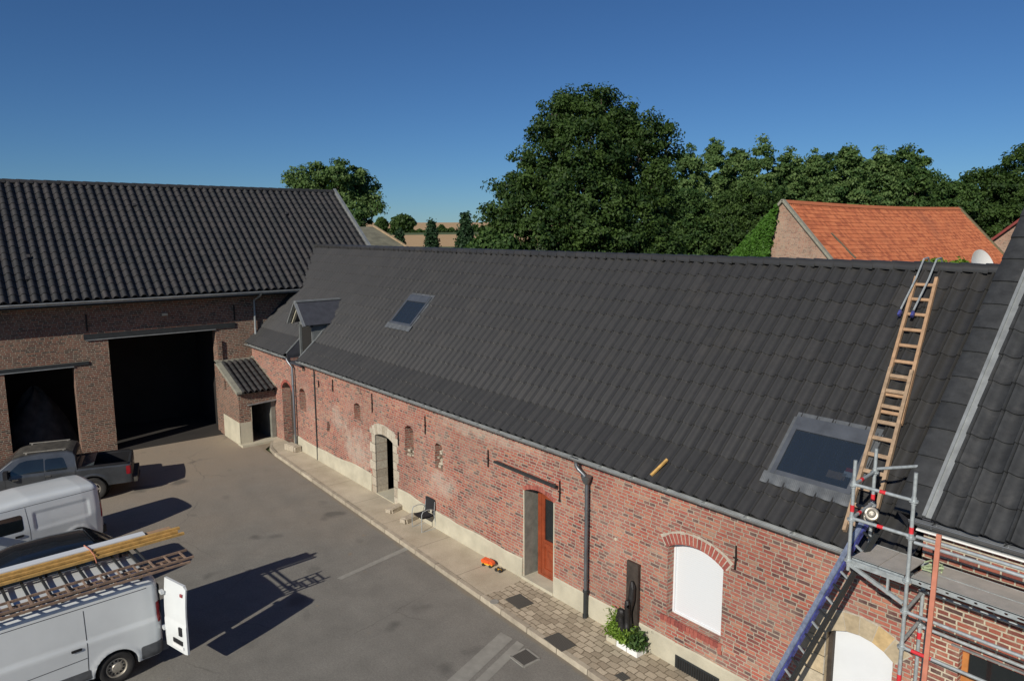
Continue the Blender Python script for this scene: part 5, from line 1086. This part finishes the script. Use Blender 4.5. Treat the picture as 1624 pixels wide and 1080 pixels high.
# ivy over left gable half
n = 42000; u = RN.random(n); xx = -32.2 + 5.2 * RN.random(n); top_ = 10.9 - np.maximum(0, -26.9 - xx) * 1.0; keep = RN.random(n); zz = 2 + (top_ - 2) * RN.random(n)
edge = -27.1 - .09 * (10.8 - zz) * 2 ; m_ = (xx < edge + RN.normal(0, .12, n)) & (zz < 10.95 + (xx + 26.86) * .80 + RN.normal(0, .10, n))
C = np.stack([xx, 44.85 - .35 * RN.random(n) - .15 * np.sin(xx * 3) * np.cos(zz * 2.4), zz], 1)[m_]
tag(leafcards('ivy', C, .22, LEAF_I, None, np.array([[.0, -1.2, .5]])), 'dense green ivy covering the left half of the pale brick gable', 'ivy')
G2 = thing('brick_outbuilding', 'pale brick gable with dark red roof edge at the far right', 'building', (-21, 82, 0))
mb = MB(); panel(mb, [(-27.5, -.3), (-18, -.3), (-18, 5.5), (-23.3, 10.3), (-27.5, 6.7)], [], (0, 82, 0), U, V, N, .5); mb.build('gable_wall', BRP, G2)
mb = MB(); mb.add([(-23.3, 81.7, 10.4), (-17, 81.7, 4.9), (-17, 95, 4.9), (-23.3, 95, 10.4), (-28, 81.7, 6.2), (-28, 95, 6.2)], [(0, 1, 2, 3), (0, 3, 5, 4)]); mb.bar((-23.3, 81.6, 10.42), (-28, 81.6, 6.3), .2, .22); mb.bar((-23.3, 81.6, 10.42), (-17, 81.6, 4.95), .2, .22); mb.build('roof', simple('roof_edge_red', (.20, .035, .03), .7), G2)
mb = MB(); mb.box((-27.5, 82.5, -.3), (-18, 95, 5.2)); mb.build('wall', BRP, G2)
SD = thing('shed', 'low shed with mossy grey roof beyond the big barn', 'shed', (-47, 24, 0))
mb = MB(); mb.box((-52.5, 10, -.3), (-44.3, 25.8, 7.4)); mb.build('wall', BRP, SD)
mb = MB(); mb.prism([(-43.95, 7.85), (-48.7, 9.3), (-53.4, 7.85), (-53.4, 7.7), (-48.7, 9.15), (-43.95, 7.7)], (0, 9, 0), U, V, (0, 1, 0), 17); mb.build('roof', simple('fibre_cement_mossy', (.16, .155, .11), .95, 0, .3, 1.5, .4), SD)
mb = MB(); mb.bar((-43.9, 26.05, 7.87), (-48.7, 26.05, 9.36), .14, .12); mb.build('verge', simple('verge_tan', (.34, .25, .15), .9), SD)
DS = thing('satellite_dish', 'white satellite dish showing above the right end of the roof ridge', 'satellite dish', (-5.55, 16.9, 7.0))
mb = MB(); nn_ = Vector((.95, -.2, .3)).normalized(); aa = nn_.cross(V).normalized(); bb = aa.cross(nn_); rows = []
for e in (0, .012):
    for k in range(7): r = .42 * k / 6; rows.append([Vector((-5.52, 16.9, 8.17)) + aa * (r * .92 * math.cos(t)) + bb * (r * math.sin(t)) + nn_ * (-.09 + .5 * r * r + e) for t in np.linspace(0, 2 * PI, 29)[:-1]])
mb.grid(rows[:7], .5, close=True); mb.grid(rows[7:], .5, close=True); mb.build('dish', WHITE, DS, smooth=True)
MB().tube([(-5.55, 16.9, 5.8), (-5.55, 16.9, 8.1)], .025, 8).build('mast', GALV, DS); MB().tube([Vector((-5.52, 16.9, 7.8)), Vector((-5.52, 16.9, 8.1)) + nn_ * .45], .012, 6).build('feed_arm', GALV, DS)

# ------------------------------------------------------------ trees
def pw(px, py, d):     # a point at horizontal distance d in a given viewing direction
    c = Vector(((px - 812) / 1144.3, -(py - 540) / 1144.3, -1)); r = Matrix(RM) @ c; t = d / math.hypot(r.x, r.y); return Vector((r.x * t, r.y * t, 9 + r.z * t))
def tree(name, label, d, base_px, blobs, ncl, lpc, lsz, crad, mat, group=None, trunk=.4, cat='tree', hollow=.45, droop=0, seed=1, bark=BARK, limbs=True, fat=1.18):
    rg = np.random.default_rng(seed); b0 = pw(base_px, 400, d); base = Vector((b0.x, b0.y, 0)); t = thing(name, label, cat, tuple(base), 0, group)
    B_ = []
    for bl in blobs:
        px, py, r = bl[:3]; dz = bl[3] if len(bl) > 3 else 0; ry = bl[4] if len(bl) > 4 else r
        k = (d + dz) / 1144.3 * fat; B_.append((pw(px, py, d + dz), r * k, ry * k))
    w_ = np.array([b[1] ** 1.2 * b[2] for b in B_]); w_ /= w_.sum(); ids = rg.choice(len(B_), ncl, p=w_)
    dirs = rg.normal(size=(ncl, 3)); dirs /= np.linalg.norm(dirs, axis=1)[:, None]; rad = hollow + (1 - hollow) * rg.random(ncl) ** .6
    ctr = np.array([tuple(B_[i][0]) for i in ids]); rr = np.array([(B_[i][1], B_[i][1], B_[i][2]) for i in ids]); CC = ctr + dirs * rr * rad[:, None]
    crnd = np.clip(.5 + rg.normal(0, .22, ncl), 0, 1)
    off = rg.normal(size=(ncl, lpc, 3)); off /= np.linalg.norm(off, axis=2)[:, :, None]; off *= (rg.random((ncl, lpc, 1)) ** .5) * crad * (rg.uniform(.5, 1.35, (ncl, 1, 1))); off[:, :, 2] *= .65
    L = (CC[:, None, :] + off).reshape(-1, 3); nr = (off / crad + dirs[:, None, :] * .6).reshape(-1, 3); nr[:, 2] += .35
    rv = np.repeat(crnd, lpc) + rg.normal(0, .18, ncl * lpc)
    leafcards('crown', L, lsz, mat, t, nr, rv, 1.25)
    # trunk and limbs
    top = np.mean([b[0].z for b in B_]); mid = Vector((0, 0, 0))
    for b, w in zip(B_, w_): mid += b[0] * float(w)
    h1 = max(1.5, mid.z * .55); fork = Vector((base.x * .6 + mid.x * .4, base.y * .6 + mid.y * .4, h1))
    mb = MB(); mb.tube([tuple(base + Vector((0, 0, -.3))), tuple(base.lerp(fork, .5) + Vector((.1, .1, 0))), tuple(fork), tuple(mid)], [trunk * 1.25, trunk, trunk * .8, trunk * .35], 9)
    tr = mb.build('trunk', bark, t, smooth=True)
    if limbs:
        for b in B_[:14]:
            m_ = fork.lerp(b[0], .5) + Vector((rg.normal(0, .3), rg.normal(0, .3), .4)); mb = MB(); mb.tube([tuple(fork.lerp(mid, .2)), tuple(m_), tuple(b[0]), tuple(b[0] + (b[0] - m_).normalized() * b[1] * .35)], [trunk * .45, trunk * .3, trunk * .14, .03], 6)
            for k in range(3):
                e = b[0] + Vector(rg.normal(0, 1, 3)).normalized() * b[1] * .6; mb.tube([tuple(m_.lerp(b[0], .6)), tuple(e)], [trunk * .12, .02], 5)
            mb.build('limb', bark, t, smooth=True)
    return t
tree('broadleaf_tree', 'tallest dark green broadleaf tree rising behind the middle of the long roof', 45, 925,
     [(930, 178, 36), (905, 172, 26, 1), (960, 176, 30, 0), (885, 195, 36, -1), (990, 198, 34, 1), (1034, 218, 32), (1056, 245, 22, 1), (1045, 280, 26, -1), (862, 215, 22), (930, 245, 62, -2), (1000, 280, 56, 1), (868, 280, 44, -1), (828, 255, 20, 0), (812, 290, 17, -2), (835, 320, 42, -2), (793, 295, 13, -1), (800, 350, 34, -3), (780, 385, 26, -3), (930, 340, 72, -3), (1010, 350, 52, -2), (1045, 330, 30, 0), (975, 400, 60, -3), (870, 390, 60, -4), (1050, 395, 34, -2)],
     1250, 110, .165, .66, LEAF_D, None, .5, seed=3, fat=1.04, hollow=.35)
tree('broadleaf_tree', 'loose green tree rising above the right end of the big barn ridge', 62, 540,
     [(478, 285, 18), (505, 278, 20, 1), (535, 275, 22, -1), (562, 283, 20), (580, 303, 20, 1), (590, 322, 14), (600, 330, 9, -1), (555, 315, 24, 0), (520, 305, 28, 2), (490, 305, 22), (560, 345, 24, -1), (585, 350, 12), (460, 290, 10)],
     270, 80, .20, .62, LEAF_P, None, .32, seed=5, hollow=.3, fat=1.05)
PG = 'tall trees in a row behind the red roof'
prow = [(1092, 232, 26, 'narrow tree at the left end of the row beside the tallest tree'), (1132, 226, 28, 'second tree from the left in the row behind the ivy gable'), (1170, 236, 25, 'rounded tree of the row just left of the orange roof'), (1207, 226, 30, 'pointed tree of the row above the left end of the orange roof'), (1250, 240, 26, 'slim tree of the row above the ivy gable peak'), (1290, 242, 27, 'fifth dark tree of the row above the orange roof'), (1348, 228, 34, 'broad tall tree of the row above the middle of the orange roof'), (1395, 240, 28, 'dark tree of the row between the broad one and the feathery one')]
for i, (px, py, r, lab) in enumerate(prow):
    tree('poplar_tree', lab, 72 + (i % 3) * 4, px, [(px, py + r * .55, r * .26, 0, r * .6), (px - 8, py + r * 1.0, r * .28, 1, r * .6), (px + 9, py + r * .9, r * .26, -1, r * .55), (px, py + r * 1.7, r * .68, 0, r * .9), (px - 6, py + r * 3.2, r * 1.15), (px + 4, py + r * 4.6, r * 1.25), (px, py + r * 6, r * 1.25)], 520, 70, .23, .55, LEAF_P, PG, .3, seed=20 + i, limbs=False)
tree('birch_tree', 'feathery slender tree standing out above the right end of the tree row', 80, 1440, [(1440, 250, 15), (1432, 275, 22), (1452, 280, 20), (1440, 310, 28), (1462, 262, 10)], 240, 60, .24, .6, LEAF_M, None, .2, seed=41, hollow=.3)
rest = [(1060, 350, [(1085, 340, 34), (1065, 385, 34), (1110, 385, 40)], 68, LEAF_M, 'dark low tree in the gap between the tallest tree and the row'),
        (1180, 350, [(1175, 335, 32), (1200, 325, 24), (1150, 365, 34), (1205, 360, 30), (1165, 395, 40)], 66, LEAF_D, 'dark rounded bushy tree just left of the ivy gable'),
        (1300, 300, [(1290, 300, 40), (1330, 290, 34), (1260, 305, 30)], 96, LEAF_D, 'lower dark tree right behind the left half of the orange roof'),
        (1400, 310, [(1385, 300, 36), (1420, 305, 36), (1450, 305, 32)], 98, LEAF_M, 'mid green tree right behind the middle of the orange roof'),
        (1490, 310, [(1475, 318, 26), (1505, 322, 26), (1490, 340, 30)], 100, LEAF_M, 'low green tree behind the right end of the orange roof ridge'),
        (1560, 310, [(1550, 305, 24), (1575, 300, 28), (1540, 335, 30), (1585, 335, 34), (1560, 350, 38)], 104, LEAF_D, 'dark round tree above the right slope of the orange roof'),
        (1625, 300, [(1615, 290, 26), (1640, 280, 34), (1600, 318, 28), (1640, 330, 40)], 108, LEAF_D, 'darkest tree at the right edge of the photo above the brick gable')]
for i, (bx, _, bl, d, m, lab) in enumerate(rest): tree('broadleaf_tree', lab, d, bx, bl, 300, 90, .30 if d > 80 else .2, .95 if d > 80 else .7, m, None, .3, seed=60 + i, limbs=False)
tree('shrub', 'bright yellow green shrub top behind the ridge left of the ladder hooks', 21, 1478, [(1478, 432, 14), (1462, 436, 10), (1492, 436, 9)], 130, 30, .12, .2, LEAF_B, None, .08, 'shrub', seed=80, limbs=False)
tree('shrub', 'bright yellow green shrub top behind the ridge left of the satellite dish', 21, 1520, [(1515, 434, 13), (1535, 438, 11)], 130, 30, .12, .2, LEAF_B, None, .08, 'shrub', seed=81, limbs=False)
tree('round_tree', 'small round dark tree standing alone in the wheat field', 190, 638, [(640, 352, 9), (633, 356, 9), (648, 354, 7), (628, 360, 8)], 260, 30, .7, .9, LEAF_D, None, .4, seed=90, limbs=False)
tree('round_tree', 'smaller dark bush tree left of the round field tree', 190, 605, [(605, 358, 6, 0, 9)], 120, 30, .7, .8, LEAF_D, None, .3, seed=91, limbs=False)
tree('low_shrub', 'low tangled green bush at the foot of the tallest tree', 40, 780, [(775, 385, 16), (800, 400, 22), (760, 400, 14)], 420, 30, .2, .4, LEAF_M, None, .1, 'shrub', seed=92, limbs=False)
def conifer(label, px, pt, d, hpx, wpx, seed):
    rg = np.random.default_rng(seed); top = pw(px, pt, d); k = d / 1144.3; w = wpx * k; z0 = top.z - hpx * k; base = Vector((top.x, top.y, 0)); t = thing('conifer', label, 'conifer', tuple(base)); P_ = []
    n = 900
    for i in range(n):
        f = rg.random() ** .6; a = rg.random() * 2 * PI; lay = .75 + .25 * math.cos(f * 40); r = w * .5 * f * lay * (.5 + .5 * rg.random() ** .4); z = top.z - f * (top.z - z0) + rg.normal(0, .05) - .12 * r
        P_.append((top.x + r * math.cos(a), top.y + r * math.sin(a), z))
    P_ = np.array(P_); L = (P_[:, None, :] + rg.normal(0, .13, (n, 12, 3))).reshape(-1, 3)
    leafcards('crown', L, .17, LEAF_C, t, None, None, 1.6); MB().tube([tuple(base), tuple(top)], [.16, .02], 7).build('trunk', BARK, t)
conifer('small narrow conifer in front of the wheat field', 684, 350, 58, 70, 34, 1); conifer('larger conifer left of the tallest tree', 738, 338, 50, 95, 62, 2); conifer('tiny conifer beside the shed roof edge', 633, 368, 60, 40, 22, 3)
# field hedge in the distance
n = 7000; px_ = 590 + RN.random(n) * 190; dd_ = 455 + RN.random(n) * 20
pts = []
for i in range(n):
    p = pw(float(px_[i]), 366, float(dd_[i])); hgt = 2.0 + 1.6 * math.sin(px_[i] * .11) + 1.1 * math.sin(px_[i] * .37); g_ = float(np.interp(dd_[i], [420, 520], [7.4, 9.2])); pts.append((p.x, p.y, g_ + RN.random() * max(.6, hgt)))
tag(leafcards('hedge', np.array(pts), 1.3, LEAF_D, None), 'distant dark hedge line between the two wheat fields', 'hedge', kind='stuff')
# scrub and meadow behind the house
n = 9000; a_ = RN.random(n); px_ = 640 + a_ * 480; dd_ = 70 + RN.random(n) * 120; pts = []
for i in range(n): p = pw(float(px_[i]), 380, float(dd_[i])); pts.append((p.x, p.y, RN.random() * (1.0 + .8 * math.sin(px_[i] * .08 + dd_[i] * .1))))
tag(leafcards('undergrowth', np.array(pts), .7, LEAF_M, None), 'rough green undergrowth in the meadow behind the farmhouse', 'undergrowth', kind='stuff')
